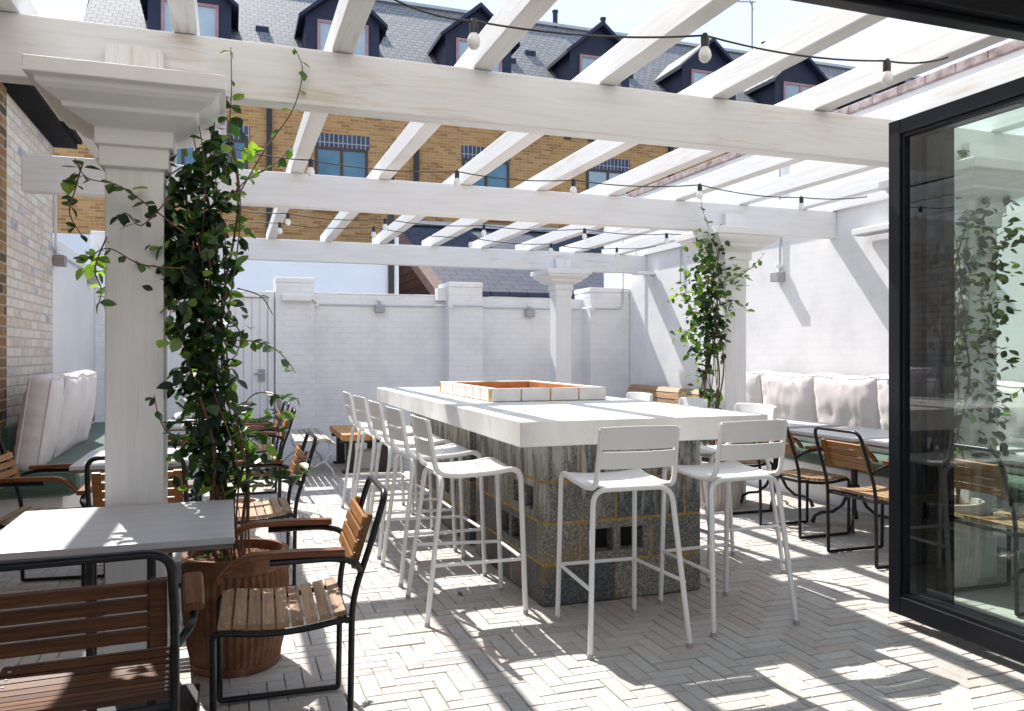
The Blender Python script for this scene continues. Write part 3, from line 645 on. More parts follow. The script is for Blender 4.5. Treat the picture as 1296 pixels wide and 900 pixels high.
# ------------------------------------------------------------------ white bar stool (faces +Y)
def make_stool():
    t = thing('bar_stool', 'x', 'bar stool', group='white metal bar stools round the island')
    m = M['white_metal']; sy = [.75, 1.0]
    for s in (-1, 1):
        path = [(s*.215, .262, .012), (s*.2, .235, .70)]
        path = fillet([(s*.215, .262, .012), (s*.205, .235, .775), (s*.2, .1, .752), (s*.2, -.12, .742), (s*.198, -.215, .76), (s*.19, -.262, 1.03)], [.07, .05, .05, .05], 6)
        MB().tube(path, .0125, 10, 1.15).build('side_frame', m, t, smooth=True)
    path = fillet([(-.25, -.275, .012), (-.2, -.185, .742), (.2, -.185, .742), (.25, -.275, .012)], [.075, .075], 6)
    MB().tube(path, .013, 10).build('rear_leg_frame', m, t, smooth=True)
    path = fillet([(-.238, -.246, .3), (-.209, .25, .29), (.209, .25, .29), (.238, -.246, .3)], .03, 4)
    MB().tube(path, .0095, 8).build('footrest', m, t, smooth=True)
    path = [(-.19, .225, .745), (.19, .225, .745)]
    MB().tube(path, .01, 8).build('cross_rail', m, t, smooth=True); MB().tube([(-.195, -.0, .735), (.195, -.0, .735)], .009, 8).build('cross_rail', m, t, smooth=True)
    g = MB()
    def seatz(y, x): return .752+.022*max(0, (y-.05)/.18)**2*.6+.02*abs((y+.2)/.42-.45)*.3+.012*(1-(x/.2)**2)*(-1)+.008
    for (ya, yb) in ((-.185, -.055), (-.045, .085), (.095, .235)):
        nx, ny = 10, 4; top = []; bot = []
        for i in range(nx+1):
            tr = []; br = []
            for j in range(ny+1):
                xx = -.192+.384*i/nx; yy = ya+(yb-ya)*j/ny
                e = -.012*(1 if j == ny and yb > .2 else 0)
                zz = seatz(yy, xx)+e
                tr.append(g.bm.verts.new((xx, yy, zz))); br.append(g.bm.verts.new((xx, yy, zz-.006)))
            top.append(tr); bot.append(br)
        for i in range(nx):
            for j in range(ny):
                g.bm.faces.new([top[i][j], top[i+1][j], top[i+1][j+1], top[i][j+1]]); g.bm.faces.new([bot[i][j], bot[i][j+1], bot[i+1][j+1], bot[i+1][j]])
        for i in range(nx):
            g.bm.faces.new([top[i][0], bot[i][0], bot[i+1][0], top[i+1][0]]); g.bm.faces.new([top[i][ny], top[i+1][ny], bot[i+1][ny], bot[i][ny]])
        for j in range(ny):
            g.bm.faces.new([top[0][j], top[0][j+1], bot[0][j+1], bot[0][j]]); g.bm.faces.new([top[nx][j], bot[nx][j], bot[nx][j+1], top[nx][j+1]])
    g.build('seat', m, t, smooth=True)
    g = MB()
    for (za, zb) in ((.845, .925), (.936, 1.038)):
        nx = 12; A = []
        for i in range(nx+1):
            xx = -.196+.392*i/nx; bow = -.03*(1-(xx/.196)**2)
            row = []
            for (z, o) in ((za, 0), (zb, 0), (zb, -.011), (za, -.011)):
                lean = -.215-(z-.76)*.17
                zc = z+(.006 if z == zb and zb > 1 else 0)*(1-(xx/.196)**2)
                row.append(g.bm.verts.new((xx, lean+bow+o+.004, zc)))
            A.append(row)
        for i in range(nx):
            for k in range(4): g.bm.faces.new([A[i][k], A[i+1][k], A[i+1][(k+1) % 4], A[i][(k+1) % 4]])
        g.bm.faces.new(A[0]); g.bm.faces.new(A[-1][::-1])
    g.build('backrest', m, t, smooth=True, bevel=.002)
    for (x, y) in ((-.215, .262), (.215, .262), (-.25, -.275), (.25, -.275)):
        MB().lathe([(.0145, .0), (.0145, .022)], 10, (x, y, 0)).build('foot_cap', M['grey_plastic'], t)
    return t
st = make_stool(); u = {'used': False}
place(st, u, (1.80, 3.57, 0), R(-3), 'white bar stool seen from behind, nearest in front of the island blocks')
place(st, u, (2.46, 3.65, 0), R(2), 'white bar stool at the island front corner nearest the glass door')
for i, (y, a, l) in enumerate(((4.21, -91, 'white bar stool at the island side, nearest the lone armchair'),
    (4.95, -88, 'second white bar stool from the near end of the left row'),
    (5.62, -90, 'middle white bar stool of the row along the island left side'),
    (6.32, -87, 'second white bar stool from the far end of the left row'),
    (6.98, -91, 'farthest white bar stool in the left row, by the low wooden bench'))):
    place(st, u, (1.22, y, 0), R(a), l)
for i, (y, l) in enumerate(((4.42, 'white bar stool on the right side of the island beside the pale pot'), (5.2, 'white bar stool behind the slab in front of the leafy column'),
                            (6.0, 'half hidden white bar stool on the far right side of the island'))):
    place(st, u, (2.98, y, 0), R(90+(3, -4, 2)[i]), l)
# ------------------------------------------------------------------ teak armchair (faces +Y)
def make_armchair(slat='teak', arm='teak_arm', dark=False, seatm=None):
    t = thing('armchair', 'x', 'armchair', group='slatted teak armchairs with dark tube frames')
    fr = M['gun']
    def sz(y): # seat contour
        s = (y+.21)/.44
        return .452-.026*math.sin(math.pi*min(1, max(0, s*.95)))+.0*s-.02*max(0, s-.88)/.12
    for s in (-1, 1):
        seat = [(s*.222, y, sz(y)-.02) for y in [-.235+.046*k for k in range(10)]]
        lower = fillet([seat[-1], (s*.222, .235, .425), (s*.222, .232, .014), (s*.222, -.225, .014), (s*.222, -.232, .50), (s*.222, -.3, .70)], [.06, .012, .012, .08], 5)
        MB().tube([Vector(p) for p in seat[:-1]]+lower, .0115, 10).build('side_frame', fr, t, smooth=True)
        g = MB(); g.tube(fillet([(s*.222, -.262, .60), (s*.262, -.24, .645), (s*.268, -.16, .662), (s*.268, .05, .662)], .03, 4), .0115, 8)
        g.build('arm_bracket', fr, t, smooth=True)
        # wooden arm with drooping end
        g = MB(); rows = []
        for k in range(15):
            v = k/14; y = -.2+.42*v; zt = .694-.075*max(0, (v-.72)/.28)**2+.006*math.sin(v*3)
            th = .022*(1-.1*v); w = .024*(1+.15*math.sin(v*math.pi))
            xc = s*.268
            rows.append([g.bm.verts.new((xc+a*w, y, zt-b*th)) for a, b in ((-1, 1), (1, 1), (1.02, .4), (.8, 0), (-.8, 0), (-1.02, .4))])
        for i in range(14):
            for k in range(6): g.bm.faces.new([rows[i][k], rows[i+1][k], rows[i+1][(k+1) % 6], rows[i][(k+1) % 6]])
        g.bm.faces.new(rows[0]); g.bm.faces.new(rows[-1][::-1])
        g.build('armrest', M[arm], t, smooth=True)
        g = MB(); Mx = Matrix.Translation((s*.182, -.268, .70)) @ Matrix.Rotation(R(-17), 4, 'X').inverted() @ Matrix.Identity(4)
        g.box(-.02, .02, -.009, .009, -.1, .1, Matrix.Translation((s*.185, -.2705, .698)) @ Matrix.Rotation(R(17), 4, 'X'))
        g.build('back_batten', M[slat], t, bevel=.002)
    top = fillet([(-.222, -.3, .70), (-.214, -.352, .872), (.214, -.352, .872), (.222, -.3, .70)], .06, 6)
    MB().tube(top, .0118, 10).build('top_rail', fr, t, smooth=True)
    MB().tube([(-.222, -.215, .425), (.222, -.215, .425)], .011, 8).build('cross_rail', fr, t, smooth=True); MB().tube([(-.222, .2, .42), (.222, .2, .42)], .011, 8).build('cross_rail', fr, t, smooth=True)
    g = MB(); v = []; rq = random.Random(9)
    for k in range(4):
        Mx = Matrix.Translation((0, -.2705, .698)) @ Matrix.Rotation(R(17), 4, 'X') @ Matrix.Translation((0, .012, -.072+k*.047))
        g.box(-.2, .2, -.004, .011, -.018, .018, Mx); v += [rq.random()]*6
    g.build('back_slats', M[slat], t, bevel=.0025, attr=v)
    g = MB(); v = []
    for k in range(9):
        y = -.19+k*.0485; a = math.atan2(sz(y+.02)-sz(y-.02), .04)
        g.box(-.222, .222, -.0205, .0205, -.009, .009, Matrix.Translation((0, y, sz(y)+.004)) @ Matrix.Rotation(a, 4, 'X')); v += [rq.random()]*6
    nf = len(g.bm.faces)
    for k in range(9):
        y = -.19+k*.0485
        for s in (-1, 1): g.lathe([(.005, 0), (.004, .003)], 8, (s*.2, y, sz(y)+.0125))
    o = g.build('seat_slats', M[seatm or slat], t, attr=v+[0]*(len(g.bm.faces)-nf)); o.data.materials.append(M['conduit'])
    for p in o.data.polygons: p.material_index = 1 if p.index >= nf else 0
    return t
ac = make_armchair('teak', 'teak_arm', seatm='teak_pale'); u = {'used': False}
place(ac, u, (.19, 3.13, 0), R(88), 'teak armchair standing between the terracotta pot and the bar stools')
place(ac, u, (-.41, 4.66, 0), R(-3), 'orange slatted armchair with its back behind the nearest white column')
place(ac, u, (-.97, 5.28, 0), R(-97), 'armchair at the left picture edge in front of the green bench')
place(ac, u, (.13, 5.08, 0), R(91), 'armchair facing left just right of the leafy vine')
place(ac, u, (.2, 7.5, 0), R(88), 'armchair facing left behind the one beside the vine')
place(ac, u, (.2, 8.42, 0), R(92), 'farthest armchair facing left near the white back door')
place(ac, u, (4.1, 4.27, 0), R(-91), 'armchair immediately left of the glass door frame, its orange back turned')
place(ac, u, (4.18, 5.12, 0), R(-88), 'armchair between the bar stool at the corner and the one by the glass door')
place(ac, u, (4.2, 6.05, 0), R(-90), 'armchair mostly hidden by the front bar stools, before the pale pot')
place(ac, u, (4.1, 3.3, 0), R(-92), 'armchair seen through the glass door')
ac2 = make_armchair('teak_dark', 'teak_arm'); u2 = {'used': False}
ac2.scale = (1.06, 1, 1)
place(ac2, u2, (-.384, 2.56, 0), R(3), 'dark teak armchair in the near left corner, cut by the picture edge')
place(ac2, u2, (-.42, 6.0, 0), R(179), 'dark backed armchair facing the camera across the second table on the left').scale = (1, 1, 1)
# ------------------------------------------------------------------ cafe tables
def make_table(base):
    t = thing('cafe_table', 'x', 'table', group='square pale topped cafe tables')
    MB().box(-.39, .39, -.37, .37, .728, .752).build('top', M['tabletop'], t, bevel=.003)
    MB().box(-.386, .386, -.366, .366, .712, .7275).build('underside', M['edge'], t)
    if base == 'twin':
        g = MB()
        for x in (-.1, .1):
            for y in (-.035, .035): g.box(x-.012, x+.012, y-.012, y+.012, .03, .7)
        g.build('column', M['black_metal'], t, bevel=.003)
        MB().box(-.26, .26, -.05, .05, .695, .711).build('bracket', M['black_metal'], t)
        MB().box(-.26, .26, -.26, .26, .0, .028).build('base_plate', M['black_metal'], t, bevel=.004)
    else:
        MB().lathe([(.03, .25), (.026, .3), (.026, .65), (.05, .69), (.05, .71)], 14).build('column', M['black_metal'], t, smooth=True)
        g = MB(); g.box(-.25, .25, -.02, .02, .69, .711); g.box(-.02, .02, -.25, .25, .6885, .7105); g.build('bracket', M['black_metal'], t)
        for k in range(4):
            a = R(45+90*k); dx, dy = math.cos(a), math.sin(a)
            pts = [(.02, .34), (.05, .25), (.09, .17), (.16, .11), (.24, .1), (.29, .07), (.31, .015)]
            MB().tube([(r*dx, r*dy, z) for r, z in pts], [.014, .014, .013, .012, .012, .013, .02], 8).build('leg', M['black_metal'], t, smooth=True)
    return t
tb = make_table('twin'); u = {'used': False}
place(tb, u, (-.372, 3.275, 0), 0, 'pale topped table in front of the nearest white column')
place(tb, u, (-.44, 5.36, 0), 0, 'pale topped table behind the nearest white column')
place(tb, u, (-.45, 7.75, 0), 0, 'pale topped table beside the green cushioned bench at the left')
tc = make_table('cast'); u = {'used': False}
for y, l in ((6.06, 'pale topped table below the left wall cushion, nearest the leafy column'), (5.1, 'middle pale topped table of the row by the right wall cushions'),
             (4.24, 'pale topped table just left of the glass door frame'), (3.33, 'pale topped table seen through the glass door')):
    place(tc, u, (4.65, y, 0), R(90), l)
# ------------------------------------------------------------------ cushions and built-in benches
def cushion(label, loc, rz, w, h, d, seed, name='cushion', tilt=0, group=None, mat='linen'):
    g = MB(); nu, nv = 26, 22; rs = random.Random(seed); o = Vector((seed*3.1, seed*1.7, 0)); V = {}
    def outline(a, b):
        rc = max(0, abs(a)**10+abs(b)**10-1)*.045
        x = a*w/2*(1-.035*(1-b*b)-rc); z = b*h/2*(1-.03*(1-a*a)-rc)
        x += .012*noise.noise(Vector((a*2, b*3, 5))+o); z += .015*noise.noise(Vector((a*2.5, b*2, 9))+o)
        return x, z+h/2-.012*math.cos(a*2.2)*(1 if b > .5 else 0)
    for sd in (-1, 1):
        for i in range(nu+1):
            for j in range(nv+1):
                a = i/nu*2-1; b = j/nv*2-1; x, z = outline(a, b)
                e = max(0, (1-abs(a)**3)*(1-abs(b)**3))
                wr = noise.noise(Vector((x*5, z*8, sd*3))+o)*.012+abs(noise.noise(Vector((x*11, z*4, sd))+o))*-.012
                rad = max(abs(a), abs(b)); cr = .007*math.sin(30*(b if abs(a) > abs(b) else a)+5*noise.noise(Vector((x*9, z*9, 0))+o))*max(0, rad-.7)/.3*(1-rad)/.12 if rad > .7 else 0
                V[(sd, i, j)] = g.bm.verts.new((x, sd*(d*.30+d*.22*e**.5+wr*min(1, e*4)+max(-.006, min(.006, cr))), z))
    for sd in (-1, 1):
        for i in range(nu):
            for j in range(nv):
                f = [V[(sd, i, j)], V[(sd, i+1, j)], V[(sd, i+1, j+1)], V[(sd, i, j+1)]]
                g.bm.faces.new(f if sd < 0 else f[::-1])
    loop = [(i, 0) for i in range(nu)]+[(nu, j) for j in range(nv)]+[(i, nv) for i in range(nu, 0, -1)]+[(0, j) for j in range(nv, 0, -1)]
    n = len(loop); rows = [[V[(-1, *k)] for k in loop]]
    for t in (.2, .4, .6, .8):
        row = []
        for q, k in enumerate(loop):
            p = V[(-1, *k)].co.lerp(V[(1, *k)].co, t); c = Vector((0, p.y, h/2)); dr = (p-c).normalized()
            row.append(g.bm.verts.new(p+dr*(.018*math.sin(math.pi*t)+.005*math.sin(q*2.1+3*noise.noise(Vector((q*.2, t, 0))+o)))))
        rows.append(row)
    rows.append([V[(1, *k)] for k in loop])
    for r in range(5):
        for q in range(n): g.bm.faces.new([rows[r][q], rows[r][(q+1) % n], rows[r+1][(q+1) % n], rows[r+1][q]][::-1])
    pip = MB()
    for sd in (-1, 1):
        pts = [V[(sd, *k)].co.copy() for k in loop]; pts = [p+(Vector((p.x, 0, p.z-h/2)).normalized()*.003) for p in pts]; pip.tube(pts+[pts[0]], .0055, 6, cap=False)
    ob = g.build(name, M[mat], None, smooth=False, loc=loc)
    for p in ob.data.polygons: p.use_smooth = True
    pip.build('piping', M[mat], ob, smooth=True)
    ob.rotation_euler = (tilt, 0, rz)
    return tag(ob, label, 'cushion', group)
lb = thing('built_in_bench', 'low white bench with sage green seat pad under the left cushions', 'bench')
BY0 = 6.3
MB().box(XL+.01, XL+.45, BY0+.1, 10.6, -.01, .37).build('plinth', M['render'], lb, bevel=.01)
MB().box(XL+.004, XL+.56, BY0, 10.6, .375, .56).build('seat_pad', M['green'], lb, bevel=.06)
MB().box(XL+.004, XL+.06, BY0+.3, 10.6, .57, .85).build('back_pad', M['green'], lb, bevel=.02)
for i, (y, l) in enumerate(((6.72, 'large pale cushion nearest the camera on the left green bench'), (7.42, 'large pale cushion second along the left green bench'), (8.14, 'large pale cushion against the white column edge on the left green bench'))):
    cushion(l, (XL+.2, y, .55), R(90+(4, 0, -3)[i]), .7, .66, .22, 11+i, tilt=R(8), group='pale cushions on the left bench')
rb = thing('built_in_bench', 'white built in bench with sage green seat pad along the right wall', 'bench')
MB().box(5.16, XR-.004, 2.3, 8.3, -.01, .34).build('plinth', M['render'], rb, bevel=.01)
MB().box(5.08, XR-.006, 2.3, 8.3, .345, .5).build('seat_pad', M['green'], rb, bevel=.05)
for i, (y, l) in enumerate(((7.55, 'pale cushion partly hidden behind the leafy column on the right bench'), (6.72, 'pale cushion just right of the leafy column on the right bench'), (5.92, 'pale cushion between its two neighbours, clear of the column and the door'),
                            (5.13, 'pale cushion next to the glass door frame on the right bench'), (4.3, 'pale cushion seen through the glass door, farther one'), (3.45, 'pale cushion seen through the glass door, nearer one'))):
    cushion(l, (5.43, y, .49), R(-90), .82, .68, .28, 21+i, tilt=R(6), group='pale cushions on the right bench')
# ------------------------------------------------------------------ garden benches, low bench
def garden_bench(label, loc, rz, L=1.45, mat='grey_wood', iron='pale_pot'):
    t = thing('garden_bench', label, 'garden bench', loc, rz)   # faces +Y, long axis X ... slats along X
    iron = M['conduit']
    v = []; g = MB(); rq = random.Random(4)
    prof_ = [(.24, .40, -25), (.19, .435, -8), (.125, .44, 0), (.06, .435, 3), (-.005, .43, 3), (-.07, .43, 3), (-.135, .435, 0)]
    for (y, z, a) in prof_:
        g.box(-L/2, L/2, -.027, .027, -.009, .009, Matrix.Translation((0, y, z)) @ Matrix.Rotation(R(a), 4, 'X')); v += [rq.random()]*6
    g.build('seat_slats', M[mat], t, bevel=.002, attr=v)
    g = MB(); v = []
    for (y, z, a) in ((-.22, .55, 75), (-.24, .64, 77), (-.26, .73, 78), (-.285, .815, 72), (-.325, .885, 45), (-.385, .91, 5)):
        g.box(-L/2, L/2, -.036, .036, -.009, .009, Matrix.Translation((0, y, z)) @ Matrix.Rotation(R(-a), 4, 'X')); v += [rq.random()]*6
    g.build('back_slats', M[mat], t, bevel=.002, attr=v)
    for x in (-L/2+.12, L/2-.12):
        g = MB()
        g.tube(fillet([(x, .26, .385), (x, .1, .425), (x, -.16, .425), (x, -.2, .5), (x, -.27, .78), (x, -.32, .87), (x, -.4, .9)], .05), .011, 8)
        g.tube([(x, .2, .42), (x, .22, .3), (x, .16, .2), (x, .05, .14), (x, -.05, .2), (x, -.1, .3), (x, -.12, .42)], .01, 8)
        g.tube([(x, .16, .2), (x, .24, .1), (x, .27, .01)], .011, 8); g.tube([(x, -.05, .2), (x, -.18, .1), (x, -.24, .01)], .011, 8)
        g.build('leg', iron, t, smooth=True)
    return t
garden_bench('weathered slatted garden bench before the back wall, beside the low wooden bench', (.82, 9.5, 0), R(-90), 1.4)
garden_bench('dark edged slatted garden bench against the right wall beyond the island', (5.1, 9.4, 0), R(90), 1.9, 'teak_pale')
lt = thing('low_bench', 'low bench with thick orange timber top and black legs by the back wall', 'bench', (1.5, 9.75, 0))
g = MB(); v = []; rq = random.Random(2)
for k in range(4):
    g.box(-.3+k*.15+.001, -.3+(k+1)*.15-.001, -.62, .62, .385, .455); v += [rq.random()]*6
g.build('top', M['orange_wood'], lt, bevel=.004, attr=v)
for s in (-1, 1):
    g = MB(); g.box(-.3, .3, s*.42-.03, s*.42+.03, .34, .384); g.box(-.24, -.14, s*.42-.04, s*.42+.04, .0, .34); g.box(.14, .24, s*.42-.04, s*.42+.04, .0, .34); g.box(-.28, -.1, s*.42-.05, s*.42+.05, .0, .03); g.box(.1, .28, s*.42-.05, s*.42+.05, .0, .03)
    g.build('leg', M['black_metal'], lt, bevel=.006)
cr = thing('crate', 'small pale crate tucked under the low orange bench', 'crate', (1.62, 9.75, 0))
g = MB(); g.box(-.18, .18, -.12, .12, .0, .02); g.box(-.18, .18, -.12, -.1, .021, .2); g.box(-.18, .18, .1, .12, .021, .2); g.box(-.18, -.16, -.099, .099, .021, .2); g.box(.16, .18, -.099, .099, .021, .2); g.build('body', M['white_plastic'], cr)
# ------------------------------------------------------------------ pots and climbing plants
def pot(label, x, y, h, r, mat, ribs=44, soil=True):
    t = thing('plant_pot', label, 'plant pot', (x, y, 0))
    pr = [(r*.80, 0), (r*.82, .02), (r*.9, h*.2), (r*.985, h*.5), (r*1.0, h*.72), (r*.98, h*.86)]
    MB().lathe(pr, ribs*6, rib=.016, nr=ribs, cap=True).build('body', M[mat], t, smooth=False)
    MB().lathe([(r*.97, h*.86), (r*1.0, h*.865), (r*1.02, h*.9), (r*1.02, h*.98), (r*.99, h), (r*.9, h), (r*.88, h*.9), (r*.88, h*.8)], 64, cap=False).build('rim', M[mat], t, smooth=True)
    MB().lathe([(r*.84, 0), (r*.86, .035), (r*.8, .04)], 48).build('foot', M[mat], t, smooth=True)
    g = MB(); n = 40; rs = random.Random(1)
    for ring in range(1): pass
    vs = {}
    for i in range(n+1):
        for j in range(n+1):
            a = i/n*2-1; b = j/n*2-1
            if a*a+b*b <= 1.02:
                vs[(i, j)] = g.bm.verts.new((a*r*.89, b*r*.89, h*.9+.02*(1-a*a-b*b)+rs.uniform(0, .012)))
    for i in range(n):
        for j in range(n):
            k = [(i, j), (i+1, j), (i+1, j+1), (i, j+1)]
            if all(q in vs for q in k): g.bm.faces.new([vs[q] for q in k])
    g.build('soil', M['soil'], t)
    return t
pot('large ribbed terracotta pot holding the vine beside the nearest column', .03, 3.80, .5, .225, 'terracotta')
pot('pale ribbed pot at the foot of the leafy column by the right wall', 4.12, 6.2, .42, .23, 'pale_pot')
pot('ribbed pot seen through the glass door', 4.05, 3.72, .5, .225, 'pale_pot')
pot('small beige pot on the paving beneath the armchair beside the vine', .06, 6.35, .27, .15, 'pale_pot', 24)
def leaf(g, p, size, rs, vals, val, drop=.5):
    az = rs.uniform(0, 2*math.pi); el = rs.uniform(-1.2, .35)
    dirv = Vector((math.cos(az)*math.cos(el), math.sin(az)*math.cos(el), math.sin(el)))
    up = Vector((rs.gauss(0, .6), rs.gauss(0, .6), 1)).normalized(); sd = dirv.cross(up)
    if sd.length < .05: sd = dirv.orthogonal()
    sd.normalize(); nrm = sd.cross(dirv).normalized()
    L = size*rs.uniform(.65, 1.25); w = L*rs.uniform(.29, .39); fold = rs.uniform(.1, .4)*w; curl = rs.uniform(-.05, .2)*L
    st_ = [(0, 0), (.22, .72), (.48, 1.0), (.75, .68), (1.0, 0)]
    mid = [g.bm.verts.new(p+dirv*(L*t)-nrm*(curl*t*t)) for t, _ in st_]
    for s in (-1, 1):
        ed = [g.bm.verts.new(p+dirv*(L*t)+sd*(s*w*ww)+nrm*(fold*ww)-nrm*(curl*t*t)) for t, ww in st_[1:4]]
        for f in ([mid[0], mid[1], ed[0]], [mid[1], mid[2], ed[1], ed[0]], [mid[2], mid[3], ed[2], ed[1]], [mid[3], mid[4], ed[2]]):
            g.bm.faces.new(f if s > 0 else f[::-1]); vals.append(val)
def vine(label, base, Ys, blobs, strands, stems, lsize, seed, tp, dens=1.0):
    t = thing('climbing_plant', label, 'climbing plant', (0, 0, 0), group=None)
    rs = random.Random(seed); g = MB(); vals = []
    tw = MB()
    for (px, py, sx, sy, n, lo_, hi) in blobs:
        c0 = P(px, py, Y=Ys)
        d0 = c0.x*ST+c0.y*CT
        for _ in range(int(n*dens)):
            dx = max(-1.9, min(1.9, rs.gauss(0, 1)))*sx/F*d0; dz = max(-1.9, min(1.9, rs.gauss(0, 1)))*sy/F*d0; dy = max(-.13, min(.13, rs.gauss(0, .065)))
            p = c0+Vector((dx, dy, dz))
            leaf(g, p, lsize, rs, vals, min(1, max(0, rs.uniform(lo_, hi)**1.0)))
    for (pts, Y0, Y1, n, hi) in strands:
        wp = [P(a, b, Y=Y0+(Y1-Y0)*i/max(1, len(pts)-1)) for i, (a, b) in enumerate(pts)]
        sm = []
        for i in range(len(wp)-1):
            p0 = wp[max(i-1, 0)]; p1 = wp[i]; p2 = wp[i+1]; p3 = wp[min(i+2, len(wp)-1)]
            for k in range(6):
                s = k/6; sm.append(.5*((2*p1)+(p2-p0)*s+(2*p0-5*p1+4*p2-p3)*s*s+(3*p1-p0-3*p2+p3)*s**3))
        sm.append(wp[-1]); tw.tube(sm, [.0035*(1-.5*i/len(sm)) for i in range(len(sm))], 5)
        for k in range(n):
            p = sm[min(len(sm)-1, int((k+.5)/n*len(sm)))]
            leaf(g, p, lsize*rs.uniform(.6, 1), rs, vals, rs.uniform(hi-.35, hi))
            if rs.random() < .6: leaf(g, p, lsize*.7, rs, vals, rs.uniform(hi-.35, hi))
    bx, by, bz = base
    for i in range(stems):
        a = rs.uniform(0, 6.28); r0 = rs.uniform(.01, .1); pts = []
        tx, ty, tz = tp[0]+rs.gauss(0, .05), tp[1]+rs.gauss(0, .04), tp[2]-rs.uniform(0, .7)
        ph = rs.uniform(0, 6.28); am = rs.uniform(.015, .05)
        for k in range(24):
            s = k/23; e = s**.8
            pts.append((bx+math.cos(a)*r0*(1-s)+(tx-bx)*e+am*math.sin(ph+s*9)*min(1, 4*s), by+math.sin(a)*r0*(1-s)+(ty-by)*e+am*math.cos(ph+s*11)*min(1, 4*s), bz+(tz-bz)*s))
        tw.tube(pts, [(.009 if i < 4 else .005)*(1-.5*k/23) for k in range(24)], 5)
    g.build('foliage', M['leaf'], t, attr=vals, recalc=False)
    tw.build('stem', M['stem'], t, smooth=True)
    return t
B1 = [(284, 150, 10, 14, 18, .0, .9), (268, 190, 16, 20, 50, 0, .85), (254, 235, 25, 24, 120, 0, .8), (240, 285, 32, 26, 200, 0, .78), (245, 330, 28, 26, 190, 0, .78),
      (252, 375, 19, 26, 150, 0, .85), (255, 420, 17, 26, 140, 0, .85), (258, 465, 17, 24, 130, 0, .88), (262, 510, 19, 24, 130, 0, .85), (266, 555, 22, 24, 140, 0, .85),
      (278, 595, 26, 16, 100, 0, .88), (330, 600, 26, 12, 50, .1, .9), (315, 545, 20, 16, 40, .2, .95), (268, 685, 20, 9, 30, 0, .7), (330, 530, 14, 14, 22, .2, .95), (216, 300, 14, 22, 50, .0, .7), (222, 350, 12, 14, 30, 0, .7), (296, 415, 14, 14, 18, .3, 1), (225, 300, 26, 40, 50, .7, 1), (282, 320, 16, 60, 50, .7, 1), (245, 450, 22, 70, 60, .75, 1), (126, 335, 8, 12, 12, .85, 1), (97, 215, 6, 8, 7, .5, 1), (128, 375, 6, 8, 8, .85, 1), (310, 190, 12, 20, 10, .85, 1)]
S1 = [([(285, 230), (290, 160), (293, 110), (292, 60)], 3.75, 3.7, 5, 1.0), ([(300, 250), (335, 190), (370, 140), (383, 90), (372, 60)], 3.78, 3.7, 9, 1.0),
      ([(240, 300), (190, 262), (150, 235), (110, 225), (95, 200)], 3.62, 3.6, 12, .8), ([(105, 205), (95, 240), (88, 270), (105, 300)], 3.6, 3.6, 8, .8),
      ([(235, 340), (180, 335), (140, 315), (118, 322), (108, 330)], 3.62, 3.6, 9, 1.0), ([(135, 300), (120, 340), (128, 365), (125, 385)], 3.6, 3.6, 6, 1.0),
      ([(280, 430), (320, 432), (345, 440), (362, 455), (374, 472)], 3.75, 3.7, 9, .95), ([(290, 400), (305, 425), (298, 450), (288, 456)], 3.75, 3.7, 3, .8),
      ([(290, 540), (320, 500), (352, 500), (378, 505)], 3.75, 3.7, 6, .7), ([(240, 560), (215, 550), (202, 530), (195, 500)], 3.62, 3.58, 6, .8),
      ([(265, 280), (310, 230), (345, 210), (370, 185)], 3.75, 3.7, 6, .9), ([(300, 600), (340, 590), (375, 600)], 3.75, 3.7, 6, .6),
      ([(215, 250), (180, 285), (160, 270), (150, 275)], 3.62, 3.58, 8, .6), ([(300, 365), (330, 375), (345, 398)], 3.75, 3.72, 1, .9), ([(240, 400), (220, 380), (212, 420)], 3.7, 3.66, 5, 1.0)]
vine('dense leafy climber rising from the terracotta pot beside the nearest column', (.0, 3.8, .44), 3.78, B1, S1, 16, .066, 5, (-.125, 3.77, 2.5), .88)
B2 = [(897, 300, 10, 12, 36, .5, 1), (893, 335, 14, 16, 120, .35, 1), (898, 370, 15, 18, 190, .2, 1), (896, 410, 15, 18, 200, .2, 1), (894, 445, 11, 14, 100, .1, 1), (890, 478, 8, 12, 26, .3, .95), (866, 372, 7, 7, 24, .7, 1), (868, 422, 7, 6, 20, .7, 1),
      (886, 505, 12, 6, 40, .3, 1), (934, 352, 9, 10, 20, .7, 1), (900, 500, 9, 10, 24, .3, 1), (926, 385, 10, 8, 12, .5, .9)]
S2 = [([(895, 320), (897, 290), (890, 268), (885, 240)], 6.3, 6.3, 5, .9), ([(905, 360), (935, 350), (955, 335), (968, 320)], 6.2, 6.2, 7, .9), ([(905, 390), (930, 380), (947, 395)], 6.2, 6.2, 5, .9), ([(890, 400), (872, 420), (855, 418)], 6.3, 6.3, 6, 1), ([(890, 370), (862, 372), (845, 383)], 6.3, 6.3, 6, 1)]
vine('leafy climber on the column before the right wall cushions', (4.1, 6.25, .38), 6.3, B2, S2, 12, .068, 8, (4.15, 6.33, 2.45))
B3 = [(1240, 300, 30, 26, 150, 0, 1), (1235, 350, 28, 26, 150, 0, 1), (1232, 400, 26, 26, 140, 0, .95), (1230, 450, 24, 26, 120, 0, .95), (1236, 500, 24, 24, 100, 0, .95), (1240, 550, 26, 24, 90, 0, .9), (1224, 240, 16, 26, 30, .3, 1)]
S3 = [([(1230, 300), (1226, 240), (1222, 190)], 3.75, 3.7, 8, .9), ([(1250, 340), (1275, 300), (1290, 290)], 3.7, 3.65, 6, .8), ([(1245, 480), (1275, 500), (1296, 490)], 3.7, 3.65, 6, .8)]
vine('leafy climber seen through the glass door', (4.05, 3.72, .44), 3.72, B3, S3, 12, .066, 13, (4.15, 3.75, 2.5))
